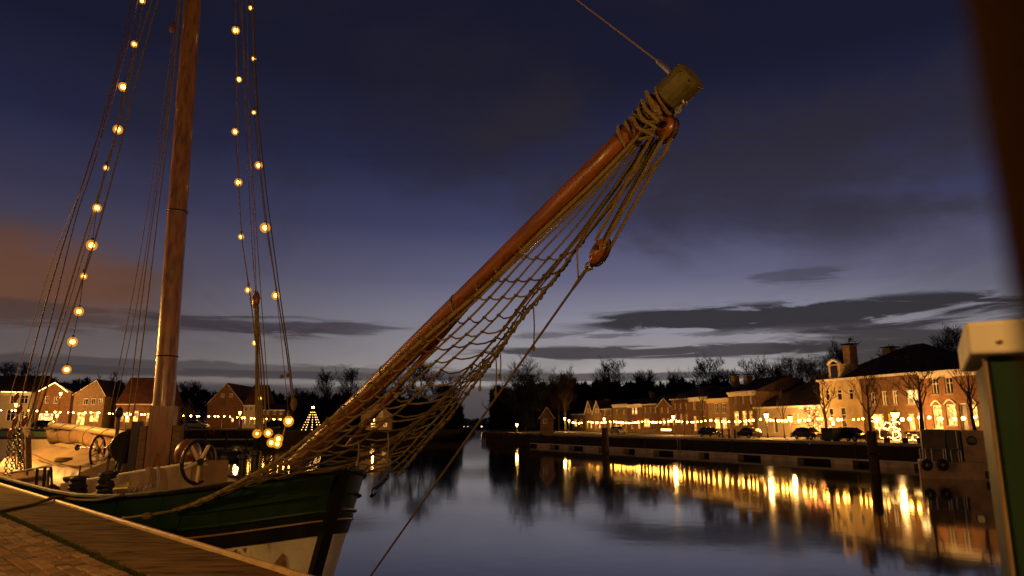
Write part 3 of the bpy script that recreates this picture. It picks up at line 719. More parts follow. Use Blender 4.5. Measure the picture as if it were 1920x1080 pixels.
street_tree(1061,700,6,'tall','slim pale trunked tree beside the twin lamps near the channel')
street_tree(1150,690,-16,'round1','large round bare tree standing above the twin gable houses')
street_tree(1282,735,6,'street2','slim young tree in front of the reddish brick row house',.4,.8)
street_tree(1318,728,6,'street2','slim leaning tree in front of the white frieze house',1.9,.7)
street_tree(1421,735,6,'street1','street tree with a lit trunk where the low hall begins',.9,.9)
street_tree(1470,725,6,'street2','slim dark street tree before the low hall front',2.6,.7)
street_tree(1549,702,5,'street1','bare street tree at the cream corner of the big house',4.1,1.0)
street_tree(1632,690,8,'street1','bare street tree before the join of cream and brick fronts',.2,1.0)
street_tree(1730,672,9,'street1','bare street tree in front of the glowing mansion windows',1.2,1.1)
street_tree(1829,660,9,'street2','bare street tree next to the edge of the green cabinet',3.3,1.0)
# trees behind the roofs
for u, vt, Y, kd, lab in (
    (985,684,150,'dense','dense ivy clad tree filling the bank right of the channel'),
    (942,722,158,'dense','lower ivy clad tree at the very edge of the channel'),
    (1048,712,150,'round2','bare tree between the ivy clad tree and the round one'),
    (1215,704,175,'round2','bare tree rising behind the plain brown row house'),
    (1268,704,165,'tall','thin bare tree rising behind the reddish brick house'),
    (1334,686,140,'round1','broad bare tree above the white frieze roof'),
    (1372,702,150,'round2','small bare tree above the taller dark brick house'),
    (1424,690,135,'round1','bare tree over the hall roof, nearest the dark brick house'),
    (1462,686,132,'tall','upright bare tree over the middle of the hall roof'),
    (1500,684,128,'round2','bare tree over the hall roof ridge end'),
    (1534,688,124,'round1','bare tree between the hall roof and the mansion roof'),
    (1590,655,118,'tall','thin tree top showing beside the weathervane chimney'),
    (1700,662,112,'round2','bare tree rising behind the second mansion chimney'),
    (1795,640,110,'round1','tall dark bare tree behind the arched window house')):
    tree_at(u, vt, Y, QZ, kd, lab, None, 1.0, 'trees behind the right bank houses')
for u, vt, Y, kd, lab, wd in (
    (20,690,165,'round2','dark tree behind the white fronted house on the left bank',1.3),
    (200,702,138,'shrub','dark bare tree between tan gabled house and red roof',.9),
    (346,752,124,'shrub','small pollard tree on the left quay just right of the mast',1.0),
    (415,748,124,'street2','slim pole like tree before the big gabled house',.5),
    (352,722,160,'round2','dark tree behind the pollard right of the mast',1.2),
    (560,735,150,'round2','low dark tree behind the light cone',1.2),
    (607,702,170,'tall','thin bare tree top left of the bowsprit',1.0),
    (655,704,168,'round1','bare tree top just left of the bowsprit heel',.9),
    (722,705,170,'round2','bare tree behind the bowsprit and lit quay house',1.1),
    (790,688,172,'round1','big bare tree seen through the bowsprit net',1.1),
    (838,708,176,'dense','dark dense tree at the left edge of the channel',.9)):
    tree_at(u, vt, Y, LZ if Y < 166 and u < 500 else 2.1, kd, lab, None, wd, 'trees on the left bank')
# far-off wood that reads as one mass
def wood(name, label, segs, n, seed):
    g = random.Random(seed); mb = MB()
    for i in range(n):
        (ua, va_, Ya), (ub, vb_, Yb) = segs[g.randrange(len(segs))]
        f = g.random(); u = ua+(ub-ua)*f; Y = Ya+(Yb-Ya)*f + g.uniform(0,22); vt = va_+(vb_-va_)*f
        top = at(u, vt, Y); zt = top.z * (.91 + .05*math.sin(u*.09)+.04*math.sin(u*.31+1)+.03*math.sin(u*.9))
        z = 1.0 + (zt-1.0)*(g.random()**.72)
        c_ = Vector((top.x, Y, z)); L = g.uniform(.5,1.5); u_ = Vector((g.gauss(0,.5),g.gauss(0,.3),abs(g.gauss(.6,.5))+.1)).normalized()
        w_ = Vector((u_.z, g.gauss(0,.3), -u_.x)).normalized()*g.uniform(.05,.28)
        mb.add([c_-w_, c_+w_, c_+u_*L], [(0,1,2)])
    tag(mb.build(name, M['wood']), label, 'wood', kind='stuff')
wood('far_wood_right_bank', 'dark mass of bare wood behind the right bank houses',
     [((1020,710,190),(1230,710,185)),((1020,712,186),(1230,712,182)),((1230,711,180),(1560,706,150)),((1230,714,176),(1560,709,148)),((920,728,195),(1030,712,190)),((1560,706,140),(1860,694,125))], 95000, 3)
wood('far_wood_left_bank', 'dark mass of bare wood along the left bank', [((-120,700,190),(200,712,185)),((200,715,180),(560,738,185)),((540,738,185),(750,740,190)),((740,738,182),(866,762,178))], 52000, 4)
wood('far_wood_channel', 'low dark wood far away at the end of the channel', [((840,786,420),(960,782,420)),((845,790,300),(868,778,240))], 7000, 5)

# ================================================================ LAMPS AND LIGHT CHAINS
def ico(r):
    t_ = (1+5**.5)/2; vs_ = [Vector(p).normalized()*r for p in ((-1,t_,0),(1,t_,0),(-1,-t_,0),(1,-t_,0),(0,-1,t_),(0,1,t_),(0,-1,-t_),(0,1,-t_),(t_,0,-1),(t_,0,1),(-t_,0,-1),(-t_,0,1))]
    return vs_, [(0,11,5),(0,5,1),(0,1,7),(0,7,10),(0,10,11),(1,5,9),(5,11,4),(11,10,2),(10,7,6),(7,1,8),(3,9,4),(3,4,2),(3,2,6),(3,6,8),(3,8,9),(4,9,5),(2,4,11),(6,2,10),(8,6,7),(9,8,1)]
farbulb_me = MB().add(*ico(.135)).mesh('bulb', M['farbulb'])
smallbulb_me = MB().add(*ico(.055)).mesh('bulb', M['rope_light'])
def festoon(label, pts, n, drop=.25, bulb=farbulb_me, group=None, jit=.42):
    a = Vector(pts[0]); root = empty('string_lights', a); tag(root, label, 'light string', group)
    path = []
    for i in range(len(pts)-1):
        s_ = sag(pts[i], pts[i+1], drop, 8); path += s_ if i == 0 else s_[1:]
    path = [p-a for p in path]
    MB().tube(path, .012, 4).build('cable', M['iron'], root)
    tot = len(path)-1
    for k in range(n):
        f = (k+.5)/n*tot + rnd.uniform(-jit,jit)*tot/n; f = min(max(f,0),tot-1e-3); i = int(f)
        p = path[i].lerp(path[i+1], f-i) - Vector((0,0,.14))
        k_ = rnd.uniform(.62, 1.25); link_mesh('bulb', bulb, root, p, (0,0,0), (k_,k_,k_))
    return root
def fp(u, z, off): p = on_street(u, off); p.z = z; return p
segs = [((1070,790),(1096,790),3,'string of warm bulbs nearest the channel on the right bank'),
        ((1100,789),(1146,789),7,'string of warm bulbs across the twin gable houses'),
        ((1150,789),(1204,789),9,'string of warm bulbs past the silver car and paired window house'),
        ((1206,788),(1262,787),7,'string of warm bulbs before the red lit gable house'),
        ((1264,787),(1330,786),7,'string of warm bulbs between slim trees and white frieze house'),
        ((1332,786),(1420,785),8,'string of warm bulbs before the two glowing tall windows'),
        ((1424,784),(1545,782),11,'string of warm bulbs along the low cream hall'),
        ((1550,781),(1632,780),5,'string of warm bulbs across the cream mansion front'),
        ((1634,780),(1730,779),5,'string of warm bulbs across the brick mansion front'),
        ((1732,778),(1850,776),4,'string of warm bulbs before the arched windows')]
for (ua,va_),(ub,vb_),n,lab in segs:
    pa, pb = on_street(ua,6.2), on_street(ub,6.2)
    festoon(lab, [(pa.x,pa.y,at(ua,va_,pa.y).z),(pb.x,pb.y,at(ub,vb_,pb.y).z)], round(n*1.3), .22, group='bulb strings along the right bank')
lsegs = [((-30,765),(62,768),5,'string of warm bulbs before the white fronted house'),((66,769),(190,772),9,'string of warm bulbs before the gabled shop and tan house'),
         ((192,773),(300,775),7,'string of warm bulbs before the red tiled house'),((318,775.5),(415,779),9,'string of warm bulbs from the pollard to the slim tree'),
         ((418,779),(552,785),14,'string of warm bulbs passing the big gabled house')]
for (ua,va_),(ub,vb_),n,lab in lsegs:
    pa, pb = at(ua,va_,123.0 if ua > 0 else 119), at(ub,vb_,123.0)
    festoon(lab, [pa,pb], n, .15, group='bulb strings along the left bank')
# verge light chain on the gabled shop
pa, pb, pc = at(70,735,127.6), at(103,717.5,127.6), at(127,735,127.6)
rl = MB().tube([pa,pb], .07, 5).tube([pb,pc], .07, 5).build('rope_light', M['rope_light']); tag(rl, 'bright rope light outlining the shop gable', 'light string')
pa, pb = at(2,734.5,127.3), at(50,735.5,127.3)
tag(MB().tube([pa,pb], .05, 5).build('rope_light', M['rope_light']), 'rope light along the white house cornice', 'light string')

def lamp_post(name, label, base, h, power, col_=(1.0,.50,.14), head='cone', r=.16, group='street lamps'):
    root = empty(name, base); tag(root, label, 'street lamp', group)
    MB().lathe([(.11,0),(.11,.5),(.055,.6),(.04,h-.5),(.05,h-.45),(.05,h-.42)], n=10).build('post', M['lampiron'], root, True)
    MB().lathe([(.06,h-.42),(r*.75,h-.3),(r*1.1,h+.08),(r*1.05,h+.1)], n=8).build('lantern_glass', M['lantern'], root)
    MB().lathe([(r*1.3,h+.102),(r*.6,h+.26),(.03,h+.32),(.03,h+.4)], n=8).build('lantern_roof', M['lampiron'], root)
    if power:
        ld_ = bpy.data.lights.new('lamp_light', 'POINT'); ld_.energy = power; ld_.color = col_; ld_.shadow_soft_size = .2
        lo = bpy.data.objects.new('lamp_light', ld_); col.objects.link(lo); lo.parent = root; lo.location = (0,0,h-.1)
        lo.location = (0,0,h-.62)
    return root
def rlamp(u, vhead, off, label, power, r=.16):
    p = on_street(u, off); z = at(u, vhead, p.y).z; p.z = QZ; power *= 1.5
    lamp_post('street_lamp', label, p, max(2.2, z-QZ), power, r=r)
rlamp(1059,784,7.5,'street lamp with pale post near the channel, taller of the pair',900)
rlamp(1067,788,7.0,'street lamp near the channel, lower of the pair',600)
rlamp(1133,785,7,'street lamp beside the twin gable houses',900)
rlamp(1263,781,7,'street lamp between red lit house and reddish row house',1500,.2)
rlamp(1438,778,7.5,'street lamp where the low hall begins',1700,.24)
rlamp(1482,783,3,'lamp near the middle of the low hall front',1300,.24)
rlamp(1680,776,4,'big lantern before the mansion doorway',2200,.34)
for u, v, Y, lab, pw in ((30,758,121,'street lamp before the white fronted left house',2600),(114,737,122.5,'tall street lamp beside the gabled shop',2600),(107,778,121,'low street lamp before the gabled shop window',1200),
                         (450,773,122,'street lamp before the big gabled house',3000),(238,781,125,'small lamp at the red tiled house front',900)):
    p = at(u, v, Y); h_ = p.z-LZ; p.z = LZ
    lamp_post('street_lamp', lab, p, max(2.0,h_), pw, r=.2)
p = at(969,790,128); zz = p.z-1.5; p.z = 1.5; p.x = -1.2+2.1
lamp_post('pier_lamp', 'single bright lamp on the pier by the channel', p, 1.75, 350, r=.2)
p = at(701,790,146); p.z = 2.1; lamp_post('street_lamp', 'lamp lighting the quay house behind the net', p, 2.2, 350, r=.14)
for u, v, Y, lab in ((870,803,300,'distant lamp at the channel end, first of three'),(877,805,310,'orange distant lamp at the channel end'),(903,803.5,320,'distant lamp at the channel end, apart from the others')):
    p = at(u,v,Y); rt = empty('distant_lamp', (p.x,p.y,1.2)); tag(rt, lab, 'lamp', 'lamps at the channel end')
    hz_ = max(.8, p.z-1.2); MB().tube([(0,0,-1.4),(0,0,hz_)], .05, 5).build('post', M['lampiron'], rt); MB().add([v_+Vector((0,0,hz_)) for v_ in ico(.26)[0]], ico(.26)[1]).build('lamp_glass', M['farlamp'], rt)

# cone of light strands
tb = at(586,832,112); tb.z = 0; topp = at(587,764,121)
ct = empty('light_tree', (topp.x,121,LZ-.4)); tag(ct, 'cone of light strands like a christmas tree on the left quay', 'light tree')
hh = topp.z-(LZ-.4); MB().tube([(0,0,0),(0,0,hh)], .06, 6).build('pole', M['lampiron'], ct)
MB().add([v_+Vector((0,0,hh)) for v_ in ico(.2)[0]], ico(.2)[1]).build('top_star', M['farbulb'], ct)
for k in range(10):
    a = 2*math.pi*k/10; e_ = Vector((math.cos(a)*1.75, math.sin(a)*1.75, .25))
    MB().tube([(0,0,hh),tuple(e_)], .012, 4).build('strand', M['iron'], ct)
    for j in range(2, 10):
        link_mesh('bulb', smallbulb_me, ct, Vector((0,0,hh)).lerp(e_, j/9.0))

# ================================================================ CARS AND STREET THINGS
def car(label, loc, rz, paint, s=1.0, hatch=False):
    root = empty('parked_car', loc, rz); root.scale = (s,s,s); tag(root, label, 'car', 'cars parked along the far quays')
    low = [(-2.1,.30),(-2.15,.62),(-2.02,.86),(-1.2,.95),(1.0,.92),(1.95,.74),(2.12,.55),(2.1,.30)]
    cabp = [(-1.95,.88),(-1.55,1.34),(-.75,1.48),(.25,1.45),(1.05,.93)] if not hatch else [(-2.02,.86),(-1.85,1.38),(-1.0,1.52),(.25,1.46),(1.05,.93)]
    def loft(prof, ws):
        mb = MB(); n = len(prof)
        for sgn in (-1,1):
            mb.v += [(x, sgn*w_, z) for (x,z), w_ in zip(prof, ws)]
        mb.f = [tuple(range(n)), tuple(reversed(range(n,2*n)))] + [(i, i+n, (i+1)%n+n, (i+1)%n) for i in range(n)]
        return mb
    bd = loft(low, [.78,.84,.86,.86,.86,.84,.80,.76]); body = bd.build('body', M[paint], root)
    loft(cabp, [.80,.66,.60,.61,.78]).build('cabin', M[paint], root)
    c0 = cabp
    for sgn in (-1,1):
        y = sgn*.735
        MB().add([(c0[0][0]+.35,sgn*.775,.98),(.70,sgn*.775,.98),(.18,sgn*.655,1.37),(c0[1][0]+.2,sgn*.672,1.33)], [(0,1,2,3)]).build('side_window', M['glass'], root)
    MB().add([(1.08,-.66,.96),(1.08,.66,.96),(.32,.54,1.43),(.32,-.54,1.43)], [(0,1,2,3)]).build('windscreen', M['glass'], root)
    MB().add([(-1.99,-.62,.95),(-1.99,.62,.95),(-1.62,.55,1.33),(-1.62,-.55,1.33)], [(3,2,1,0)]).build('rear_window', M['glass'], root)
    for x in (-1.3,1.3):
        for y in (-.80,.80):
            w_ = empty('wheel', (x,y,.31)); w_.parent = root
            tm = MB().ring((0,0,0),(0,1,0),.24,.085,16,6); tm.build('tyre', M['rubber'], w_)
            MB().tube([(0,-.06,0),(0,.06,0)], .17, 12).build('rim', M['steel'], w_)
    for y in (-.6,.6):
        MB().ball((2.02,y,.62),.09,8,5,(.6,1.6,1)).build('headlight', M['trim'], root)
        MB().ball((-2.06,y,.72),.08,8,5,(.5,1.6,1)).build('tail_light', M['tail'], root)
    return root
sd = math.atan2(PR.d.y, PR.d.x)
for u, off, lab, paint, s, fl in ((1158,9,'small silver parked car before the brown row house','cargrey',1.0,0),(1330,9,'dark parked car behind the bollards by the white frieze house','carblack',.95,0),
        (1402,9,'dark parked car at the foot of the lit trunk tree','carblack',.95,3.14),(1515,8,'dark parked van shaped car below the pink lit shrub','carblack',1.0,0),(1594,9.5,'black parked car with a red tail light before the cream front','carblack',1.05,0)):
    p = on_street(u, off); p.z = QZ; car(lab, p, sd+fl, paint, s*.82, s > 1.1)
for u, Y, lab, paint, rz_ in ((88,119.5,'dark parked car before the gabled shop window','carblack',.06),(367,120.5,'pale parked car on the grass right of the mast','cargrey',.1),(512,123,'dark parked car under the bulbs behind the tackle','carblack',3.2)):
    p = at(u,800,Y); p.z = LZ; car(lab, p, rz_, paint, 1.0)
# lit shrub with pink lights
p = on_street(1526, 4.5); p.z = QZ
sh = tree('lit_shrub', 'shrub hung with pink red lights at the end of the low hall', 'shrub', p, .52, 1.0, group='lit shrubs')
g = random.Random(5); ls = empty('string_lights', p); tag(ls, 'tangle of pink red lights in the shrub', 'light string')
pb_me = MB().add(*ico(.09)).mesh('bulb', M['redlight'])
path = []
for k in range(46):
    a = k*1.1; rr = g.uniform(.5,2.2); q = Vector((math.cos(a)*rr*.8, math.sin(a)*rr, g.uniform(1.0,3.4))); path.append(q); link_mesh('bulb', pb_me, ls, q)
MB().tube(path, .008, 3).build('cable', M['iron'], ls)
# light sculpture by the quay
p = ground(1678, 828, QZ); lsx = empty('light_figure', p, PR.rz); tag(lsx, 'glowing wire figure of looping rope light on the quay edge', 'light sculpture')
def loop(cx, cz, rx, rz_, a0=0, a1=6.283, y=0): return [Vector((cx+rx*math.cos(a0+(a1-a0)*i/16), y+.12*math.sin(i), cz+rz_*math.sin(a0+(a1-a0)*i/16))) for i in range(17)]
fig = [loop(-1.2,.75,.55,.5), loop(-.1,.8,.6,.5), loop(.2,.5,.45,.38), loop(-.7,1.35,.42,.35,0,5), loop(.35,1.35,.4,.4,.5,5.8), loop(-1.7,1.95,.3,.2,0,4.5), loop(-2.3,2.0,.35,.22,0,5), loop(1.6,.45,.35,.28), loop(2.2,.4,.25,.25,0,5)]
for f_ in fig: MB().tube(f_, .035, 5).build('rope_light', M['rope_light'], lsx)
MB().tube([(-2.2,0,0),(-2.2,0,1.9)], .03, 5).tube([(1.6,0,0),(1.6,0,.3)], .03, 5).tube([(-.6,0,0),(-.6,0,1.0)], .03, 5).build('support_frame', M['iron'], lsx)
# red counter glow, benches, bins, bollards, tubs
def bench(u, off, lab):
    p = on_street(u, off); p.z = QZ; b_ = empty('bench', p, PR.rz); tag(b_, lab, 'bench', 'benches on the right bank')
    for i in range(3): MB().box(-.9,.9,-.22+i*.15,-.10+i*.15,.43,.47).build('seat_slat', M['oldwood'], b_)
    for i in range(3): MB().box(-.9,.9,.26,.29,.55+i*.14,.66+i*.14).build('back_slat', M['oldwood'], b_)
    for x in (-.7,.7): MB().box(x-.04,x+.04,-.2,.25,0,.428).box(x-.04,x+.04,.295,.34,0,.95).build('leg', M['iron'], b_)
bench(1706,10.5,'wooden bench before the mansion windows'); bench(1646,10.5,'wooden bench beside the glowing wire figure')
for u, off, lab in ((1354,12,'first dark bollard before the glowing window house'),(1366,12,'middle dark bollard before the glowing window house'),(1377,12,'last dark bollard before the glowing window house')):
    p = on_street(u, off); p.z = QZ
    b_ = MB().lathe([(.13,0),(.13,.75),(.16,.78),(.16,.9),(.05,1.0)], n=10).build('bollard', M['iron']); b_.location = p; tag(b_, lab, 'bollard', 'bollards on the right bank')
p = on_street(1557, 11); p.z = QZ
bn_ = empty('waste_container', p, PR.rz); tag(bn_, 'dark green waste container between two parked cars', 'container')
MB().box(-.7,.7,-.5,.5,.12,1.1).build('body', M['hullgreen'], bn_); MB().box(-.75,.75,-.55,.55,1.1,1.2).build('lid', M['hullblack'], bn_)
for x in (-.55,.55): MB().box(x-.08,x+.08,-.3,.3,0,.118).build('foot', M['rubber'], bn_)
for u, lab in ((1710,'first pale tub at the foot of the mansion tree'),(1728,'second pale tub at the foot of the mansion tree')):
    p = ground(u, 828.5, QZ); b_ = MB().lathe([(.28,0),(.38,.45),(.34,.47),(.26,.4)], n=12).build('planter_tub', M['trim']); b_.location = p; tag(b_, lab, 'planter', 'tubs on the right bank')
# lifebuoy on the left quay wall
p = at(397,809,118.0); lb = MB().ring((0,0,0),(0,1,0),.36,.09,18,6).build('lifebuoy', M['redpaint']); lb.location = p; tag(lb, 'small red lifebuoy on the left quay wall', 'lifebuoy')
# mooring posts
def mpost(label, u, vtop, Y, r):
    p = at(u, vtop, Y); h_ = p.z; rt = empty('mooring_post', (p.x,Y,0)); tag(rt, label, 'post', 'mooring posts')
    MB().lathe([(r*1.1,-1.5),(r,0),(r*.95,h_-.15),(r*.7,h_)], n=12).build('pile', M['postwood'], rt, True)
    MB().tube([(r*1.05*math.cos(a),r*1.05*math.sin(a),h_*.45) for a in [6.283*i/12 for i in range(13)]], .05, 5).build('iron_band', M['iron'], rt)
mpost('thick mooring post in the water below the mansion', 1633, 808, 49.5, .34)
mpost('mooring post in the water below the twin gable houses', 1134, 802, 80, .40)
tag(MB().tube([at(1518,827,64.2),at(1519,838,64.2)], .06, 6).build('marker_tube', M['violet']), 'small violet marker light on the far quay wall', 'marker')
lp_ = RA + rd*30 - rn*.42; ldr = empty('quay_ladder', (lp_.x,lp_.y,0), math.atan2(rd.y,rd.x)); tag(ldr, 'steel ladder hanging on the dark wall of the far right quay', 'ladder')
for x in (-.22,.22): MB().tube([(x,0,-.4),(x,0,QZ+.5)], .03, 6).build('stile', M['steel'], ldr)
for k in range(7): MB().tube([(-.22,0,.1+.27*k),(.22,0,.1+.27*k)], .02, 5).build('rung', M['steel'], ldr)
# moored work barge with cabin
Yb = 44.0; pc_ = at(1790, 866, Yb); bz = empty('work_barge', (pc_.x, Yb, 0), -.5); tag(bz, 'moored work barge with dark cabin, porthole and tubular rails', 'barge')
hx = lambda u: at(u, 830, Yb).x - pc_.x
hz2 = lambda v: at(1790, v, Yb).z
MB().box(hx(1728),hx(1960),-.2,3.2,-.5,hz2(866)).build('hull', M['bargetan'], bz)
MB().box(hx(1737),hx(1775),.5,3,hz2(866)+.003,hz2(806)).build('cabin_panel', M['barge'], bz)
MB().box(hx(1777),hx(1800),.62,3,hz2(866)+.003,hz2(806.4)).build('cabin_door', M['iron'], bz)
MB().box(hx(1803),hx(1960),.45,3,hz2(866)+.003,hz2(807)).build('cabin', M['bargetan'], bz)
MB().tube([(hx(1794),.5,hz2(866)),(hx(1794),.5,hz2(808))], .04, 6).build('cabin_edge', M['steel'], bz)
MB().ring((hx(1817),.43,hz2(826)),(0,1,0),.24,.05,18,6).build('porthole_rim', M['iron'], bz)
MB().tube([(hx(1817),.40,hz2(826)),(hx(1817),.44,hz2(826))], .22, 16).build('porthole_glass', M['glass'], bz)
for u in (1731,1740,1750,1769,1773):
    MB().tube([(hx(u),0,hz2(866)),(hx(u),0,hz2(842))], .035, 6).build('rail_post', M['steel'], bz)
MB().tube([(hx(1731),0,hz2(842)),(hx(1773),0,hz2(842))], .03, 6).build('rail', M['steel'], bz)
MB().tube(smooth_path([(hx(1782),0,hz2(866)),(hx(1781),0,hz2(847)),(hx(1785),0,hz2(842)),(hx(1793),0,hz2(842)),(hx(1797),0,hz2(847)),(hx(1797),0,hz2(866))],4), .035, 6).build('hoop_rail', M['steel'], bz)
for u in (1740,1770):
    q = at(u, 872, Yb-.5); f_ = MB().ring((0,0,0),(0,1,.05),.24,.13,18,8).build('tyre_fender', M['rubber']); f_.location = (q.x, Yb-.40, q.z)
    tag(f_, 'black tyre fender on the barge, ' + ('nearer the open quay' if u == 1740 else 'nearer the cabin'), 'fender', 'barge tyre fenders')
MB().box(hx(1830),hx(1960),-.4,-.204,.1,.55).build('rubbing_strake', M['rubber'], bz)

# ================================================================ THE SAILING SHIP
bv = -ev                                             # towards the bow
r_ = ray(640, 882); tt = (2.8 - nv.dot(Vector((0,0,EYE)) - P0)) / nv.dot(r_)
STEM = Vector((0,0,EYE)) + r_*tt; Z0 = STEM.z; S0 = Vector((STEM.x, STEM.y, 0))
def shp(s, w, z): p = S0 + bv*s + nv*w; return Vector((p.x, p.y, z))
def spx(u, v, w):                                    # where the view line (u, v) meets the fore-and-aft plane w metres to port
    r = ray(u, v); t_ = (w + nv.dot(S0) - nv.dot(Vector((0,0,EYE)))) / nv.dot(r); return Vector((0,0,EYE)) + r*t_
def to_s(p): return (Vector((p.x,p.y,0)) - S0).dot(bv)
def rail_z(s): return 1.85 + (Z0-1.85)*max(0, (s+10)/10)**3
def stem_s(z): return -.42*(Z0-z) if z > 0 else -.42*Z0 + z*.8
def half_b(s, z):
    a = stem_s(z) - s
    if a <= 0: return 0.0
    w = 1.22*a**.6; w = 2.52*(1-math.exp(-(w/2.52)**3.2))**(1/3.2) if w > .01 else w
    if s < -17: w *= max(.35, 1-((-17-s)/9)**2*.6)
    return w*(.93+.07*min(1, max(0, z/2.4)))
mast_foot = spx(300, 866, 0); sm = to_s(mast_foot)
ship = empty('sailing_ship', shp(sm,0,0)); tag(ship, 'old green hulled sailing barge with raised bowsprit moored at the near quay', 'sailing ship')
def part(mb, name, m, parent=None, smooth=False, label=None):
    o = mb.build(name, M[m], parent or ship, smooth, label)
    if parent is None or parent == ship: o.location = -Vector(ship.location)
    elif parent.name == 'bowsprit': o.matrix_parent_inverse = BWM
    return o
SS = [0,.06,.15,.3,.5,.75,1.05,1.4,1.8,2.3,2.9,3.6,4.5,6,8,10.5,13,16,19,22,25]
def strake(f0, f1, nz=5, push=0.0):
    mb = MB()
    for sgn in (-1,1):
        o = len(mb.v)
        for a in SS:
            for j in range(nz+1):
                s_ref = -a; z = f0(s_ref) + (f1(s_ref)-f0(s_ref))*j/nz
                s = stem_s(z) - a; w = half_b(s, z)
                z = f0(s) + (f1(s)-f0(s))*j/nz; s = stem_s(z)-a; w = half_b(s, z) + push*(1 if a > 0 else 0)
                mb.v.append(tuple(shp(s + (push if a == 0 else 0), sgn*w, z)))
        for i in range(len(SS)-1):
            for j in range(nz):
                q = (o+i*(nz+1)+j, o+(i+1)*(nz+1)+j, o+(i+1)*(nz+1)+j+1, o+i*(nz+1)+j+1)
                mb.f.append(q if sgn < 0 else tuple(reversed(q)))
    return mb
bt = lambda s: rail_z(s)-.70; bb = lambda s: rail_z(s)-1.04
hull = part(strake(bt, lambda s: rail_z(s)), 'hull', 'hullgreen', None, True, 'dark green upper hull side')
part(strake(lambda s: -.9, bb, 6), 'lower_hull', 'hullwhite', None, True, 'grey white hull below the black band')
part(strake(bb, bt, 2, .035), 'rubbing_band', 'hullblack', None, True)
def railtube(off_z, r, push=.0, side=(-1,1), s_end=25):
    mb = MB()
    for sgn in side:
        pts = []
        for a in [q for q in SS if q <= s_end]:
            s = -a; z = rail_z(s)+off_z; s2 = stem_s(z)-a; pts.append(shp(s2, sgn*(half_b(s2, z)+push), z))
        mb.tube(pts, r, 8)
    return mb
part(railtube(.0,.055), 'gunwale', 'hullblack', hull)
part(railtube(-.70,.032,.05), 'upper_moulding', 'hullgreen', hull)
part(railtube(-.87,.018,.055), 'pale_line', 'edgetan', hull)
stm = MB()
pts = [shp(stem_s(z)+.03, 0, z) for z in (-.6,0,.5,1,1.5,2,Z0+.04)]
for i in range(len(pts)-1): stm.beam(pts[i], pts[i+1], .20, .20, nv.cross(Vector((0,0,1))))
part(stm, 'stem_bar', 'hullblack', hull)
dk = MB(); 
for i in range(len(SS)-1):
    a, b = SS[i], SS[i+1]
    if i == 0: a = .02
    za, zb_ = rail_z(-a)-.42, rail_z(-b)-.42
    wa, wb_ = half_b(-a-.2,za+.4)*.97, half_b(-b-.2,zb_+.4)*.97
    dk.add([shp(-a-.2,-wa,za),shp(-b-.2,-wb_,zb_),shp(-b-.2,wb_,zb_),shp(-a-.2,wa,za)], [(0,1,2,3)])
part(dk, 'deck', 'teak')
inn = MB()                                            # pale inner face of the bulwark
for sgn in (-1,1):
    for i in range(5, len(SS)-1):
        a, b = SS[i], SS[i+1]; z0a, z0b = rail_z(-a), rail_z(-b)
        za, zb_ = z0a-.41, z0b-.41; sa, sb = stem_s(z0a)-a-.05, stem_s(z0b)-b-.05
        w0, w1 = sgn*max(0,half_b(sa,z0a)-.10), sgn*max(0,half_b(sb,z0b)-.10); w2, w3 = sgn*max(0,half_b(sa-.2,za)-.16), sgn*max(0,half_b(sb-.2,zb_)-.16)
        inn.add([shp(sa-.2,w2,za),shp(sb-.2,w3,zb_),shp(sb,w1,z0b-.02),shp(sa,w0,z0a-.02)], [(0,1,2,3)])
part(inn, 'inner_bulwark', 'edgetan')
# worn patches and the anchor fluke lying against the white hull
def hull_pt(s, z, sgn, push=.012): return shp(s, sgn*(half_b(s,z)+push), z)
def find_hull(u, v, sgn):
    best = None
    for i in range(400):
        w = -2.6 + 2.6*i/400 if sgn < 0 else 2.6*i/400
        p = spx(u, v, w); e_ = abs(abs(w) - half_b(to_s(p), p.z))
        if to_s(p) < 0.2 and (best is None or e_ < best[0]): best = (e_, p)
    return best[1]
nrm = (-nv*.7 + bv*.7)
def patch(pix, name, m, th=.012):
    P = [find_hull(u, v, -1) + nrm*th for u, v in pix]; n = len(P)
    Q = [p + nrm*.012 for p in P]
    part(MB().add(P+Q, [tuple(range(n,2*n)), tuple(reversed(range(n)))] + [(i,(i+1)%n,n+(i+1)%n,n+i) for i in range(n)]), name, m, hull)
for a_ in (1.3, 2.6, 4.0, 5.6, 7.4):
    for sgn in (-1, 1):
        part(MB().tube([shp(stem_s(z)-a_, sgn*(half_b(stem_s(z)-a_, z)+.004), z) for z in [bt(-a_)+.03+(rail_z(-a_)-.06-bt(-a_)-.03)*i/5 for i in range(6)]], .011, 4), 'plate_seam', 'hullgreen', hull)
patch([(512,1060),(532,1036),(536,1040),(541,1072)], 'anchor_fluke', 'rust', .05)
patch([(436,1034),(444,1029),(446,1042)], 'worn_patch', 'rust'); patch([(446,1042),(450,1033),(453,1046)], 'worn_patch', 'rust'); patch([(455,1028),(463,1026),(461,1037)], 'worn_patch', 'rust')
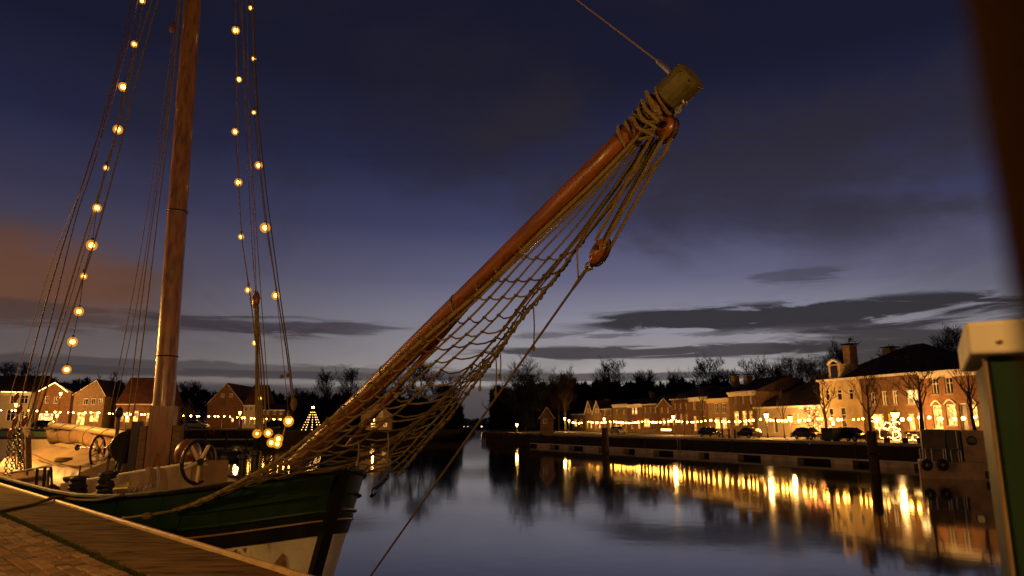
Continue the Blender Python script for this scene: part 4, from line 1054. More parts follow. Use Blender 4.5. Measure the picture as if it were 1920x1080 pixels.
# mast
m0 = spx(304, 800, 0); m1 = spx(361, 0, 0); s0m, s1m = to_s(m0), to_s(m1)
def mast_at(z): f = (z-m0.z)/(m1.z-m0.z); return shp(s0m+(s1m-s0m)*f, 0, z)
zt = 30.0
mz = [1.9, 4, 8, 12, 16, 20, 25, zt]
mast = part(MB().tube([mast_at(z) for z in mz], [.27,.27,.265,.26,.25,.22,.17,.12], 20), 'mast', 'mast', None, True)
MT = mast_at(27.8)
tb = MB(); c0 = spx(300, 866, 0); base_z = 1.5; top_z = spx(306, 762, 0).z
mp = mast_at(3)
fx = (-nv*.5+bv*.86).normalized(); fy = Vector((-fx.y, fx.x, 0))
def obox(mb, c, hx, hy, z0, z1):
    P = [c + fx*i*hx + fy*j*hy for i, j in ((-1,-1),(1,-1),(1,1),(-1,1))]
    mb.add([(p.x,p.y,z) for z in (z0,z1) for p in P], [(3,2,1,0),(4,5,6,7),(0,1,5,4),(1,2,6,5),(2,3,7,6),(3,0,4,7)]); return mb
part(obox(MB(), mp, .29, .29, base_z, top_z), 'mast_case', 'varnish', mast)
for sg in (-1,1): part(obox(MB(), mp + fy*sg*.40, .3, .085, base_z, spx(300,798,0).z), 'mast_cheek', 'oldwood', mast)
part(obox(MB(), mp - fy*.60, .25, .09, base_z, spx(300,790,0).z), 'tabernacle_iron', 'iron', mast)
for z in (5.2, 9.4): part(MB().ring(mast_at(z),(0,0,1),.275,.018,20,6), 'mast_band', 'iron', mast)
# bowsprit
b0 = spx(556, 869, 0); b1 = spx(1262, 175, 0)
bd = (b1-b0).normalized(); bl = (b1-b0).length
bw = MB().tube([(0,0,bl*i/8) for i in range(9)], [.17-.0025*i+.002*math.sin(i*2.1) for i in range(9)], 24).build('bowsprit', M['varnish'], ship, True)
bw.rotation_mode = 'QUATERNION'; bw.rotation_quaternion = Vector((0,0,1)).rotation_difference(bd); bw.location = b0 - Vector(ship.location)
BWM = (Matrix.Translation(b0) @ bw.rotation_quaternion.to_matrix().to_4x4()).inverted()
part(MB().tube([b1-bd*.10, b1-bd*.08, b1+bd*.22, b1+bd*.30, b1+bd*.32], [.185,.205,.205,.19,.10], 20), 'spar_cap', 'capmetal', bw)
upb = nv.cross(bd).normalized()
if upb.z < 0: upb = -upb
for k in range(8):
    a = 2*math.pi*k/8; q = b1+bd*.27+ (nv*math.cos(a)+upb*math.sin(a))*.2; part(MB().ball(q, .018, 6, 4), 'bolt', 'iron', bw)
for f in (.16,.34,.55): part(MB().ring(b0.lerp(b1,f), bd, .168-.02*f, .014, 18, 5), 'iron_band', 'iron', bw)
# forestay with shackle
fs0 = b1 + bd*.14 + upb*.21
part(MB().tube([fs0, fs0.lerp(MT,.02), MT], .011, 6), 'forestay', 'wire')
part(MB().tube([fs0-bd*.02, fs0.lerp(MT,.012)], .03, 8).ring(fs0, nv, .035, .014, 12, 5), 'turnbuckle', 'steel')
part(MB().tube([b1-bd*.02+upb*.20, b1-bd*.55+upb*.18], .016, 6), 'eye_rod', 'steel')
# rope coils lashed behind the cap
for k in range(7):
    f = .12+.11*k; c_ = b1 - bd*f
    part(MB().tube([c_ + (nv*math.cos(a)+upb*math.sin(a))*(.175+.02*math.sin(3*a+k)) + bd*.05*math.sin(a*1.0+k) for a in [math.pi*(1.9*i/14)+1.2 for i in range(15)]], .022, 6), 'lashing', 'rope', bw)
for k in range(4):
    q = b1 - bd*(.2+.1*k) - nv*.19 + upb*(.06-.05*k)
    part(MB().tube(smooth_path([q+upb*.1, q-nv*.05-upb*.1, q-nv*.03-upb*.32+bd*.03*k, q-upb*.20-bd*.08],5), .022, 6), 'loose_loop', 'rope', bw)
# bobstay tackle
def block(c, axis, along, L, W, T, nm='block'):
    c = Vector(c); al = Vector(along).normalized(); ax = Vector(axis).normalized(); cr_ = al.cross(ax).normalized(); ax = cr_.cross(al)
    Mx = Matrix((( ax.x, cr_.x, al.x),( ax.y, cr_.y, al.y),( ax.z, cr_.z, al.z)))
    o = part(MB().ball(c, 1, 14, 10, (T, W, L), Mx), nm, 'varnish', None, True)
    part(MB().tube([c + al*L*.2 - ax*T*1.05, c + al*L*.2 + ax*T*1.05], W*.35, 10), 'sheave_pin', 'iron', o)
    mb = MB()
    for sg in (-1,1):
        mb.tube([c + al*L*math.cos(a)*1.03 + cr_*W*math.sin(a)*1.03 + ax*T*.35*sg for a in [math.pi*i/10 for i in range(11)]], .012, 5)
    part(mb, 'iron_strap', 'iron', o)
    return o
ub = spx(1250, 243, 0); lbk = spx(1124, 472, 0); al = (ub-lbk).normalized()
block(ub, -nv, al, .16, .125, .11); block(lbk, -nv, al, .19, .115, .10)
eye_ = b1 + bd*.05 - upb*.21
part(MB().tube([eye_, ub+al*.14], .02, 6).ring(eye_, bv, .04, .015, 12, 5).ring(eye_.lerp(ub+al*.14,.5), nv, .035, .013, 12, 5), 'upper_shackle', 'steel')
side = al.cross(nv).normalized()
def twisted(a, b, r, n=60, tw=38):
    a = Vector(a); b = Vector(b); d = (b-a).normalized(); x = d.orthogonal().normalized(); y = d.cross(x); mb = MB()
    for k in range(3):
        mb.tube([a.lerp(b,i/n) + (x*math.cos(2*math.pi*k/3+tw*i/n)+y*math.sin(2*math.pi*k/3+tw*i/n))*r*.5 for i in range(n+1)], r*.58, 5)
    return mb
for dx, dn in ((-.105,-.05),(-.07,.04),(.06,-.06),(.10,.03)):
    part(twisted(ub - side*dx*1.05 - nv*dn*-1 - al*.06, lbk - side*dx*.95 + nv*dn + al*.1, .022, 110, 120), 'tackle_rope', 'rope')
part(twisted(lbk+al*.16, ub - al*.9 + side*.02, .02, 50, 60), 'tackle_rope', 'rope')
part(twisted(ub - al*.9 + side*.02, ub - al*.08 - side*.2+bd*-.1, .02, 50, 60), 'tackle_rope', 'rope')
sk_ = spx(1103, 500, 0)
part(MB().ring(sk_, nv, .05, .014, 14, 6).ring(lbk-al*.22, bv, .035, .013, 12, 5).ball(sk_+al*.07, .02, 6, 4), 'lower_shackle', 'steel')
e1 = spx(695, 1080, 0); e2 = sk_ + (e1-sk_)*((sk_.z+.3)/(sk_.z-e1.z))
part(MB().tube([sk_, sk_.lerp(e2,.03), sk_.lerp(e2,.05), e2], [.022,.024,.016,.016], 6), 'bobstay', 'ropedark')
part(MB().tube([spx(1082,470,.05), spx(1083,500,.05), spx(1085,527,.02)], .012, 5), 'tail_line', 'rope')
# pole stowed under the bowsprit
p_, q_ = spx(652,836,.18), spx(908,536,.12)
part(MB().tube([p_,q_], .05, 10), 'stowed_pole', 'varnish', None, True)

# ---- rigging ----------------------------------------------------------
def rope_px(px, w0, w1, r, m='rope', name='shroud', up=True):
    n = len(px); pts = [spx(u, v, w0+(w1-w0)*i/(n-1)) for i, (u, v) in enumerate(px)]
    pts = smooth_path(pts, 5)
    if up: pts += [pts[-1].lerp(MT, f) for f in (.5, 1)]
    return part(MB().tube(pts, r, 6), name, m)
STB = [[(28,800),(62,660),(100,520),(150,360),(190,232),(226,100),(247,0)], [(44,800),(98,590),(142,410),(178,300),(214,160),(262,0)],
       [(50,800),(112,600),(160,440),(208,290),(252,110),(285,0)], [(64,800),(130,600),(178,450),(224,280),(268,100),(296,0)],
       [(58,790),(100,660),(148,505),(204,300),(242,140),(270,0)], [(22,740),(64,600),(96,520)], ]
for i, px in enumerate(STB[:5]): rope_px(px, -2.35, -1.2, (.02,.016,.022,.022,.014)[i], ('ropedark','ropedark','rope','rope','rope')[i])
rope_px([(18,745),(60,610),(112,450),(180,290),(238,90),(258,0)], -2.3, -1.3, .012, 'wire', 'backstay')
for px, r in (([(206,770),(232,640),(262,480),(300,240),(326,62)],.012),([(240,780),(256,640),(282,440),(312,230),(330,60)],.014),([(250,780),(270,620),(296,400),(324,160),(338,0)],.016),([(214,770),(243,640),(272,480),(318,160),(335,20)],.010)):
    rope_px(px, -.8, -.42, r, 'rope', 'halyard')
block(spx(323,52,-.45), nv, Vector((.1,0,1)), .17, .10, .08)
PORT = [([(492,806),(484,700),(470,560),(453,440),(447,300),(444,120),(442,0)],.016),([(549,762),(538,665),(521,560),(503,440),(490,330),(480,180),(472,0)],.020),
        ([(480,556),(472,450),(462,250),(453,0)],.012),([(481,556),(476,430),(468,250),(463,0)],.012),([(506,790),(497,660),(487,520),(474,330),(468,200)],.012)]
for px, r in PORT: rope_px(px, 2.35, 1.1, r, 'rope', 'shroud')
rope_px([(552,760),(541,665),(526,560),(510,440),(496,330),(482,180),(476,0)], 2.35, 1.1, .016, 'ropedark', 'shroud')
block(spx(480,562,2.1), nv, Vector((0,0,1)), .26, .13, .11)
for i, (ua, ub_) in enumerate(((474,486),(479,489),(484,493),(488,499),(482,481))):
    part(MB().tube([spx(478+i*1.2,574,2.1), spx(ua*.4+ub_*.6,700,2.2), spx(ub_,815,2.35)], .022 if i < 4 else .05, 6), 'tackle_fall', 'rope')
part(MB().ball(spx(540,704,2.3), .07, 8, 6, (1,1,.8)), 'wooden_bead', 'oldwood'); part(MB().ball(spx(528,706,2.3), .06, 8, 6), 'wooden_bead', 'oldwood')
part(MB().ball(spx(551,757,2.35), .09, 8, 6, (1,1,2)), 'deadeye', 'oldwood')
part(MB().tube([spx(541,770,2.35), spx(535,800,2.4), spx(528,826,2.4)], .02, 5), 'lanyard', 'rope')
# blocks, chains and post at the starboard shroud feet
part(MB().beam(spx(52,812,-2.3), spx(54,888,-2.3), .13, .10), 'chain_plate', 'oldwood')
part(MB().beam(spx(47,806,-2.3), spx(58,818,-2.3), .12, .10), 'chain_plate', 'oldwood')
for i, (u, v) in enumerate(((28,790),(36,768),(20,812),(46,790),(30,745))):
    block(spx(u, v, -2.35-.02*i), nv, Vector((.25,0,1)), .15, .085, .07, 'deadeye')
def chain(a, b, n, drop=.05, nm='chain'):
    P = sag(a, b, drop, n); mb = MB()
    for i in range(n):
        c_ = (P[i]+P[i+1])/2; d = (P[i+1]-P[i]).normalized(); ax = d.orthogonal() if i % 2 else d.cross(d.orthogonal())
        mb.ring(c_, ax, (P[i+1]-P[i]).length*.62, .014, 8, 4)
    part(mb, nm, 'iron')
for (a, b) in (((20,815),(10,890)),((30,812),(20,892)),((36,800),(38,880)),((26,826),(44,870))): chain(spx(*a,-2.35), spx(*b,-2.35), 15, .0)
for (a, b) in (((30,800),(40,885)),((42,805),(46,885)),((24,805),(30,880)),((37,790),(33,880)),((50,820),(38,870))): part(MB().tube([spx(*a,-2.33), spx(*b,-2.33)], .02, 6), 'lanyard', 'ropedark')
# bent tube rail at the gangway
part(MB().tube(smooth_path([spx(22,886,-2.45), spx(60,880,-2.45), spx(84,875,-2.45), spx(93,876,-2.45), spx(96,884,-2.45), spx(97,934,-2.45)],5), .03, 8), 'gangway_rail', 'iron')
for u, v0, v1 in ((70,880,925),(84,877,930)): part(MB().tube([spx(u,v0,-2.45), spx(u-3,v1,-2.45)], .035, 6), 'rail_post', 'iron')
part(MB().beam(spx(20,902,-2.3), spx(90,902,-2.3), .06, .55), 'side_board', 'canvas', None, False)
# long tan box along the starboard side
A_, B_ = spx(112,905,-1.95), spx(362,864,-1.35); up3 = Vector((0,0,1)); ax_ = (B_-A_); ax_.z = 0; pw = Vector((-ax_.y, ax_.x, 0)).normalized()
if pw.dot(nv) < 0: pw = -pw
hb_ = .62
LB = MB(); P = [A_, B_, B_+pw*.75, A_+pw*.75]
LB.add([p-up3*hb_ for p in P] + P, [(3,2,1,0),(4,5,6,7),(0,1,5,4),(1,2,6,5),(2,3,7,6),(3,0,4,7)])
lbx = part(LB, 'deck_locker', 'locker'); 
bvm = lbx.modifiers.new('bevel', 'BEVEL'); bvm.width = .05; bvm.segments = 3
part(MB().beam(A_.lerp(B_,.735)-pw*.02-up3*.3, A_.lerp(B_,.735)-pw*.02+up3*.02, .22, .05, pw), 'locker_strap', 'edgetan', lbx)
part(MB().beam(A_.lerp(B_,.82)-pw*.05-up3*.55, A_.lerp(B_,.80)-pw*.03, .05, .05, pw), 'locker_brace', 'steel', lbx)
part(MB().tube(smooth_path([A_.lerp(B_,f)-pw*.06-up3*(.40+.05*math.sin(9*f)) for f in (-.02,.1,.22,.35,.5,.62)],5), .035, 6), 'webbing', 'yellow', lbx)
part(MB().beam(A_.lerp(B_,.48)-pw*.065-up3*.36, A_.lerp(B_,.62)-pw*.065-up3*.30, .02, .14, up3), 'webbing_sleeve', 'yellow', lbx)
for k in range(5):
    q = A_.lerp(B_, .64+.035*k) - pw*.10 - up3*(.38+.03*(k%2)); part(MB().ring(q, pw, .05, .014, 10, 5), 'shackle', 'steel', lbx)
part(MB().tube(smooth_path([A_+pw*.2+up3*.03, A_.lerp(B_,.05)+up3*.08, A_.lerp(B_,.12)+pw*.3+up3*.06, A_.lerp(B_,.02)+pw*.5+up3*.05, A_+pw*.15-up3*.05],6), .05, 6), 'coiled_line', 'rope', lbx)
def fender(label, u, v, w):
    c_ = spx(u, v, w); rt = empty('rope_fender', c_); tag(rt, label, 'fender', 'black fenders at the deck locker')
    for k in range(6): MB().ring((rnd.uniform(-.03,.03),rnd.uniform(-.03,.03),-.24+.085*k),(rnd.gauss(0,.16),rnd.gauss(0,.16),1),.125+rnd.uniform(-.02,.03),.05,14,6).build('rubber_ring', M['rubber'], rt)
    MB().tube([(0,0,-.3),(0,0,.5)], .02, 5).build('hanger', M['ropedark'], rt)
fender('black ringed fender on the deck locker, nearer the gangway rail', 146, 915, -2.12); fender('black ringed fender on the deck locker, nearer the mast', 199, 905, -2.10)
# handwheels
def handwheel(c, axis, R_, parent=None, spokes=4, nm='handwheel'):
    c = Vector(c); ax = Vector(axis).normalized(); x = ax.cross(Vector((0,0,1))).normalized(); y = ax.cross(x)
    o = part(MB().ring(c, ax, R_, .035, 28, 8), nm, 'iron', None, True)
    for k in range(spokes):
        a = 2*math.pi*k/spokes+.3; e_ = c+(x*math.cos(a)+y*math.sin(a))*R_*.97
        part(MB().tube(smooth_path([c, c.lerp(e_,.5)+ax*.02, e_],3), .035, 6), 'spoke', 'creampaint', o)
    part(MB().tube([c-ax*.07,c+ax*.07], .07, 10), 'hub', 'iron', o); return o
handwheel(spx(372,866,-1.25), (.93,-.36,0), .40, nm='anchor_windlass_wheel', spokes=5)
handwheel(spx(183,846,-.7), (.96,.10,0), .42, nm='winch_wheel', spokes=5)
part(MB().tube([spx(148,839,-.7), spx(200,839,-.7)], .02, 6), 'winch_shaft', 'steel'); part(MB().ball(spx(145,839,-.7), .10, 10, 6, (.6,1,1)), 'shaft_knob', 'darkwood')
# mast winch
wc_ = spx(228, 838, -.45); wx = (spx(262,838,-.45)-spx(200,838,-.45)).normalized()
wn = part(MB().tube([wc_-wx*.42, wc_+wx*.42], .17, 16), 'winch', 'iron', None, True)
for f, r in ((-.42,.23),(-.05,.22),(.3,.30),(.5,.44)): part(MB().tube([wc_+wx*(f-.03), wc_+wx*(f+.03)], r, 22), 'gear_wheel', 'iron', wn)
for f in (-.52,.40,.62):
    q = wc_+wx*f; part(MB().beam(q-up3*.75-nv*.25, q+up3*.28, .09, .10, wx).beam(q-up3*.75+nv*.25, q+up3*.28, .09, .10, wx), 'winch_frame', 'iron', wn)
part(MB().beam(wc_-wx*.65-up3*.72, wc_+wx*.7-up3*.72, .6, .12), 'winch_bed', 'darkwood', wn)
part(MB().tube([wc_-wx*.52+up3*.2, wc_-wx*.55+up3*.9], .05, 8).ball(wc_-wx*.55+up3*.95, .11, 10, 8, (1,1,1.5)), 'brake_lever', 'iron', wn)
for k in range(8): part(MB().ring(wc_+wx*(-.34+.04*k), wx, .185, .022, 16, 5), 'rope_turn', 'ropedark', wn)
# ventilator cowl and mooring drum right of the mast
vc = spx(352, 852, -.3); part(MB().ball(vc, .30, 14, 10, (1,1,1.2)), 'ventilator_cowl', 'varnish', None, True)
vd = spx(425, 858, .2); part(MB().tube([vd-nv*.3, vd+nv*.3], .16, 14), 'mooring_drum', 'iron', None, True)
for f in (-.3,.3): part(MB().tube([vd+nv*(f-.02), vd+nv*(f+.02)], .23, 18), 'drum_flange', 'iron')
part(MB().beam(vd-up3*.1-nv*.36, vd-up3*.75-nv*.36, .2, .1).beam(vd-up3*.1+nv*.36, vd-up3*.75+nv*.36, .2, .1), 'drum_stand', 'iron')
# hatch under a tarpaulin
hs0, hs1 = to_s(spx(180,880,-1.0)), to_s(spx(30,870,-1.4))
zh = 2.05
TP = MB(); ns, nw = 26, 14; g = random.Random(2)
for i in range(ns+1):
    for j in range(nw+1):
        s = hs0 + (hs1-hs0-2.5)*i/ns; w = -1.55+3.1*j/nw
        z = zh + .52*(1-abs(w)/1.55) + .035*math.sin(i*1.7+j*.6) + .02*math.sin(i*.7-j*1.3)
        if j in (0,nw): z -= .35
        TP.v.append(tuple(shp(s,w,z)))
for i in range(ns):
    for j in range(nw):
        a = i*(nw+1)+j; TP.f.append((a, a+1, a+nw+2, a+nw+1))
o = len(TP.v)
for j in range(nw+1): TP.v.append((TP.v[j][0], TP.v[j][1], 1.5))
for j in range(nw): TP.f.append((j, o+j, o+j+1, j+1))
part(TP, 'hatch_tarpaulin', 'tarp', None, True)
part(MB().tube(smooth_path([spx(60,850,-1.3), spx(95,866,-1.3), spx(130,873,-1.25), spx(172,875,-1.2)],5), .022, 6), 'hatch_line', 'rope')
# lowered boom with furled sail
ba, bb_ = spx(96,796,.9), spx(305,824,.5)
bo = part(MB().tube([ba, bb_], [.13,.12], 14), 'boom', 'creampaint', None, True)
fs_ = MB(); ns = 24
for i in range(ns+1):
    f = i/ns; c_ = ba.lerp(bb_, f) - up3*(.40+.07*math.sin(f*13)+.03*math.sin(f*31))
    for k in range(10):
        a = 2*math.pi*k/10; rr = .23+.06*math.sin(3*a+7*f)+.04*math.sin(23*f+k)+.03*math.sin(5*a-19*f)
        fs_.v.append(tuple(c_ + nv*math.cos(a)*rr*.8 + up3*math.sin(a)*rr))
for i in range(ns):
    for k in range(10): fs_.f.append((i*10+k, i*10+(k+1)%10, (i+1)*10+(k+1)%10, (i+1)*10+k))
part(fs_, 'furled_sail', 'canvas', bo, True)
for i in range(7): part(MB().ring(ba.lerp(bb_, .08+.14*i)-up3*.26, (bb_-ba), .38, .015, 16, 5), 'sail_tie', 'rope', bo)
part(MB().box(-.12,.12,-.02,.02,-.12,.12, Matrix.Translation(spx(178,805,1.0))), 'name_plate', 'edgetan', bo)

# mooring bitts and a coil on the foredeck
for (u, v, w) in ((455,872,-.9),(478,866,-.9)):
    q = spx(u, v, w); part(MB().lathe([(.07,-.5),(.07,.1),(.10,.12),(.10,.18),(.05,.2)], q, 12), 'mooring_bitt', 'iron')
cq = spx(120,866,-1.0)
for k in range(4): part(MB().ring(cq+up3*.035*k, (rnd.gauss(0,.06),rnd.gauss(0,.06),1), .26-.02*k, .025, 20, 5), 'rope_coil', 'rope')
# ---- bowsprit net -----------------------------------------------------
net = empty('bowsprit_net', shp(0,0,Z0)); tag(net, 'knotted rope net slung under the raised bowsprit', 'net')
def npart(mb, name, m='rope'): o = mb.build(name, M[m], net); o.location = -Vector(net.location); return o
E0 = spx(290,962,-2.2); E1 = spx(748,890,1.55); sE0, sE1 = to_s(E0), to_s(E1)
def T(f): return spx(1214+14*f, 236+32*f, -.16+.34*f)
def E(f):
    if f < .5:
        g_ = f/.5; s = sE0*(1-g_)**1.1 + .12*g_; z = E0.z*(1-g_) + (Z0+.06)*g_ + .12*math.sin(math.pi*g_)
        w = -(half_b(s - .05, min(z,Z0)) + .08)*(1 if s < 0 else 0); return shp(s, w, z)
    g_ = (f-.5)/.5; s = .12*(1-g_) + sE1*g_; z = (Z0+.06)*(1-g_)+E1.z*g_; w = (half_b(s-.05, min(z,Z0))+.10)*(1 if s < 0 else g_); w = max(w, 1.6*g_**1.0*.98 if g_ > .6 else w)
    return shp(s, w, z)
NL = 11
def netp(f, t_):
    p = T(f).lerp(E(f), t_)
    drop = (.56*(1-f)**1.4 + .30*math.sin(math.pi*f) + .10*f) * 4*t_*(1-t_) * (.75+.5*t_)
    wob = .035*math.sin(11*t_+13*f)+.02*math.sin(29*t_-7*f)
    return p - up3*drop + nv*wob
ts = [i/34 for i in range(35)]
for k in range(NL):
    f = k/(NL-1); edge = k in (0,NL-1)
    npart(MB().tube([netp(f,t_) for t_ in ts], .023 if edge else rnd.choice((.012,.014,.016)), 6), 'long_rope')
    if edge: npart(MB().tube([netp(f,t_)+up3*.035+nv*.015 for t_ in ts], .014, 6), 'long_rope', 'ropedark' if k else 'rope')
NC = 23
knot_me = MB().ball((0,0,0), .031, 6, 4, (1,1,.8)).mesh('knot', M['ropedark'])
for i in range(NC):
    t_ = .20 + .78*(i/(NC-1))**.92 + rnd.uniform(-.007,.007); lo_ = rnd.uniform(.03,.085)
    pts = []
    for k in range((NL-1)*3+1):
        f = k/((NL-1)*3); p = netp(f, t_ + .022*math.sin(math.pi*f))
        sc_ = abs(math.sin(math.pi*f*(NL-1))); pts.append(p - up3*(lo_*sc_))
    npart(MB().tube(pts, .0135, 5), 'cross_rope', 'ropedark' if i % 2 else 'rope')
    for k in range(NL):
        kk = 1.0 if k not in (0,NL-1) else 1.6
        link_mesh('knot', knot_me, net, netp(k/(NL-1), t_ + .022*math.sin(math.pi*k/(NL-1))) - Vector(net.location), (0,0,k), (kk,kk,kk))
    sp0 = b0 + bd*((netp(0,t_)-b0).dot(bd))
    if .2 < t_ < .72 and i % 1 == 0:
        q = netp(0,t_); npart(MB().ring(q.lerp(sp0,.3)+up3*.01, bd, .06, .014, 10, 5), 'lacing_ring')
for f, t_, L in ((.95,.50,.62),(1.0,.36,.66),(.98,.49,.42),(.45,.72,.45),(.38,.74,.36),(.75,.50,.40)):
    q = netp(f,t_); pts = smooth_path([q, q-up3*L*.5+nv*.02, q-up3*L],4)
    npart(MB().tube(pts, .011, 5), 'hanging_tail'); npart(MB().ball(q-up3*L, .028, 6, 5, (1,1,1.7)), 'tail_knot')
# hook and chain below the net end
hk = spx(716,905,.9)
part(MB().ring(spx(701,922,.75), nv, .06, .016, 12, 5, .7).ball(spx(697,930,.75), .04, 6, 4), 'chain_hook', 'iron')
chain(spx(728,893,1.0), spx(703,916,.75), 7, .02, 'hook_chain')
# lanyard block on the hull side
part(MB().ball(spx(276,968,-2.42), .09, 10, 6, (1,1,.7)), 'hull_block', 'ropedark'); part(MB().tube([netp(0,.985), spx(276,966,-2.42), spx(232,972,-2.45)], .02, 6), 'hull_lashing', 'rope'); part(MB().ball(spx(232,972,-2.45), .04, 8, 5), 'hull_eye', 'steel')

# ---- bulbs in the rigging ----------------------------------------------
nearbulb = MB().ball((0,0,0), .058, 10, 7); nearbulb_me = nearbulb.mesh('bulb', M['bulb'], True)
smallnear = MB().ball((0,0,0), .036, 10, 7).mesh('bulb', M['bulb'], True)
halo_me = MB().ball((0,0,0), .125, 16, 10).mesh('bulb_halo', M['amber'], True)  # halo shell, glow given a shape around the bulb core
sock = MB().tube([(0,0,.05),(0,0,.13)], .028, 8).mesh('socket', M['iron'])
def light_string(label, px, w0, w1, small=(), top=True, drop=.0):
    n = len(px); P = [spx(u, v, w0+(w1-w0)*i/(n-1)) for i, (u, v) in enumerate(px)]
    root = empty('string_lights', P[0]); tag(root, label, 'light string', 'bulb strings on the ship')
    path = [p + up3*.12 for p in P]
    if top: path.append(path[-1].lerp(MT, .5)); path.append(MT)
    MB().tube([p-P[0] for p in smooth_path(path,4)], .009, 5).build('cable', M['ropedark'], root)
    for i, p in enumerate(P):
        b_ = link_mesh('bulb', smallnear if i in small else nearbulb_me, root, p-P[0]); link_mesh('socket', sock, b_, (0,0,.04))
        kb_ = rnd.uniform(.8,1.25); b_.scale = (kb_,kb_,kb_)
        g_ = .62 if i in small else rnd.uniform(.85,1.0); link_mesh('bulb_halo', halo_me, b_, (0,0,0), (0,0,0), (g_,g_,g_*1.05))
    return root
light_string('string of warm bulbs up the shrouds on the quay side of the mast', [(125,693),(136,641),(148,584),(157,518),(172,460),(182,390),(199,315),(221,243),(231,163),(252,83),(267,2),(280,-80)], -2.3, -1.1, (3,6))
light_string('string of warm bulbs nearest the mast on its water side', [(488,747),(478,643),(465,544),(452,444),(447,342),(441,247),(448,149),(442,57),(444,-40)], 2.35, 1.1, (0,2,3))
light_string('outer string of big warm bulbs over the bowsprit heel', [(541,790),(517,554),(497,427),(485,310),(476,211),(476,110),(470,15),(468,-70)], 2.3, 1.1, (4,5,6))
cl_ = empty('string_lights', spx(510,820,2.2)); tag(cl_, 'cluster of four warm bulbs lying at the far rail', 'light string')
qs = [spx(u,v,2.2) for u,v in ((482,813),(503,812),(522,823),(509,830),(520,832))]
MB().tube([q-Vector(cl_.location)+up3*.05 for q in smooth_path(qs,4)], .009, 5).build('cable', M['ropedark'], cl_)
for i, q in enumerate(qs): b_ = link_mesh('bulb', smallnear if i == 0 else nearbulb_me, cl_, q-Vector(cl_.location)); link_mesh('socket', sock, b_, (0,0,.04)); link_mesh('bulb_halo', halo_me, b_)

# ---- neighbour boat beyond the ship ----------------------------------------
nb = empty('neighbour_boat', shp(-14,5.0,0)); tag(nb, 'cream and green boat moored outside the sailing ship', 'boat')
def nbp(mb, name, m, sm_=False): o = mb.build(name, M[m], nb, sm_); o.location = -Vector(nb.location); return o
WB = 3.3
def wallpx(pt, pb, w, th=.12):
    A = [spx(u,v,w) for u,v in pt]; Bq = [spx(u,v,w) for u,v in pb]; mb = MB(); n = len(A)
    for i in range(n-1):
        q = [A[i],A[i+1],Bq[i+1],Bq[i]]; mb.add(q+[p+nv*th for p in q], [(0,3,2,1),(4,5,6,7),(0,1,5,4),(2,3,7,6)])
    return mb
nbp(wallpx([(-60,824),(60,824),(140,824),(200,827),(262,836),(300,850)], [(-60,862),(60,862),(140,862),(200,864),(262,866),(300,866)], WB), 'hull_side', 'creampaint')
nbp(wallpx([(-60,808),(40,808),(100,810),(150,813)], [(-60,819),(40,819),(100,819),(150,819)], WB+1.2), 'deckhouse', 'greenstripe')
nbp(MB().tube([spx(u,v-1,WB) for u,v in ((-60,823),(60,823),(140,823),(200,826),(262,835),(300,849))], .05, 6), 'rubbing_rail', 'darkwood')
nbp(wallpx([(-60,821),(150,821),(290,842)], [(-60,824),(150,824),(290,846)], WB+.6, 1.5), 'deck', 'teak')
# ---- mooring rope over the quay edge ---------------------------------------
mr = empty('mooring_rope', ground(60,950,QZ)); tag(mr, 'dark mooring rope running over the quay edge to the ship', 'rope')
qd = lambda u, v, z: ground(u, v, QZ+z)
path = smooth_path([qd(-60,972,.03), qd(15,955,.03), qd(60,946,.03), quay(*((qd(102,934,.06)-P0).dot(ev), .0), .075), spx(130,936,-2.5), spx(180,938,-2.45), spx(228,928,-2.35)], 6)
for k in (0,1): 
    o = MB().tube([p + Vector((0,.07*k,.0)) for p in path], .030, 7).build('strand', M['ropedark'], mr); o.location = -Vector(mr.location)

# ================================================================ NEAR OBJECTS ON THE QUAY
# green cabinet with cream cap at the picture's edge
Yg = 1.75
gx = at(1858, 860, Yg).x; gz = at(1815, 668, Yg).z; gt = at(1810, 606, Yg).z
cab = empty('service_cabinet', (gx, Yg, QZ), R(-31.5)); tag(cab, 'dark green service cabinet with thick cream cap close to the camera', 'cabinet')
def rbox(name, m, x0, x1, y0, y1, z0, z1, bev, parent):
    o = MB().box(x0,x1,y0,y1,z0,z1).build(name, M[m], parent); b_ = o.modifiers.new('bevel','BEVEL'); b_.width = bev; b_.segments = 4; return o
rbox('body', 'boxgreen', .018, .9, .0, .6, .0, gz-QZ-.002, .012, cab)
rbox('corner_strip', 'edgetan', .009, .0175, -.005, .006, .0, gz-QZ-.004, .003, cab)
for zz in (.35,.8,1.25): MB().ball((.06,-.002,zz), .008, 8, 5, (1,.5,1)).build('screw', M['steel'], cab)
for xx in (.05,.3): MB().ball((xx,-.037,gz-QZ+.03), .006, 8, 5, (1,.5,1)).build('rivet', M['edgetan'], cab)
rbox('cap', 'capcream', -.022, .95, -.035, .64, gz-QZ, gt-QZ, .012, cab)
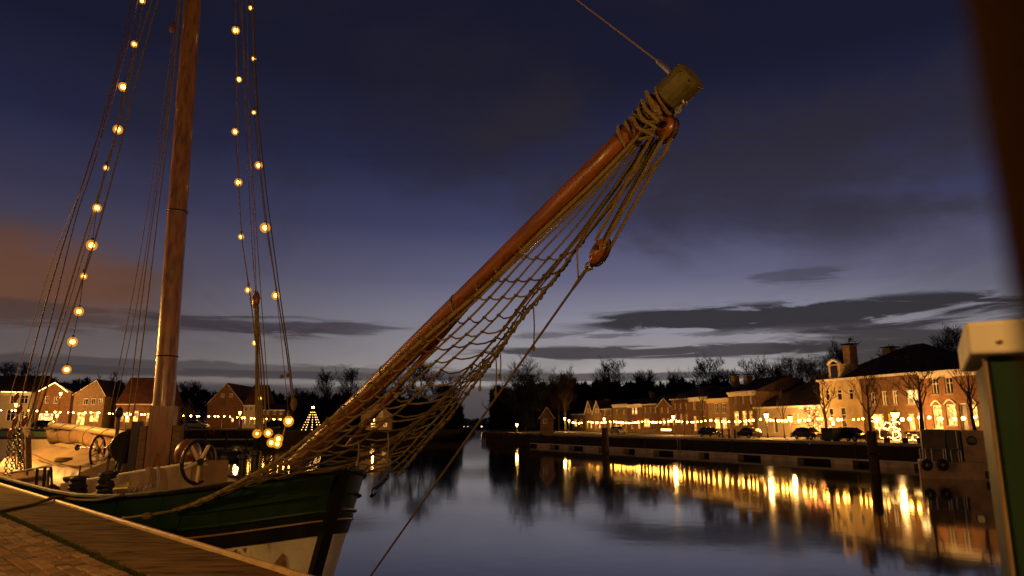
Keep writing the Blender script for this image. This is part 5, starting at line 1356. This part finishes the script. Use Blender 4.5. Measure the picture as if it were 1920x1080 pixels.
# dark pole right beside the lens
pa, pb = at(1960, 700, .16), at(1800, -260, .16)
po = empty('timber_pole', (pa.x, pa.y, pa.z)); tag(po, 'dark brown leaning pole, out of focus at the upper corner beside the cabinet', 'pole')
dirp = (pb-pa).normalized(); foot = pa - dirp*((pa.z-QZ)/dirp.z); rp = .022
off = (dirp.cross(Vector((0,1,0)))).normalized()*rp
if off.x < 0: off = -off
o = MB().tube([foot+off, pa+off, pb+off, pb+off+dirp*.5], [rp,rp,rp,rp*.9], 12).build('shaft', M['pole'], po, True); o.location = -pa
o = MB().tube([foot+off-dirp*.01, foot+off+dirp*.08], rp*1.2, 12).build('ferrule', M['iron'], po); o.location = -pa
# unseen lamps of the near bank, the last two added for their light (their light falls on ship and paving)
def unseen_quay_lamp(label, loc, h, power):
    rt = empty('unseen_quay_lamp', loc); tag(rt, label, 'street lamp', 'lamps on the near quay')
    MB().lathe([(.12,0),(.12,.6),(.07,.7),(.05,h)], n=12).build('post', M['lampiron'], rt, True)
    MB().lathe([(.06,h),(.20,h+.05),(.26,h+.35),(.24,h+.37)], n=12).build('lamp_glass', M['lamphead'], rt)
    MB().lathe([(.30,h+.372),(.12,h+.5),(.02,h+.55)], n=12).build('lamp_roof', M['lampiron'], rt)
    l_ = bpy.data.lights.new('lamp_light','POINT'); l_.energy = power; l_.color = (1.0,.48,.10); l_.shadow_soft_size = .12
    lo = bpy.data.objects.new('lamp_light', l_); col.objects.link(lo); lo.parent = rt; lo.location = (0,-.0,h+.2-.35)
    return rt
unseen_quay_lamp('quay lamp standing behind the camera', (5.5,-6.0,QZ), 4.6, 6500)
q = quay(21, 2.2); unseen_quay_lamp('quay lamp beside the ship out of frame', (q.x,q.y,QZ), 5.2, 6500)
unseen_quay_lamp('added unseen lamp brightening the paving, out of frame', (-8.0,2.5,QZ), 4.8, 2300)  # added lamp, brightens paving more than bowsprit
q = quay(37, 2.4); unseen_quay_lamp('added unseen lamp brightening the neighbour boat, out of frame', (q.x,q.y,QZ), 5.2, 9000)  # added lamp, brightens the cream boat side
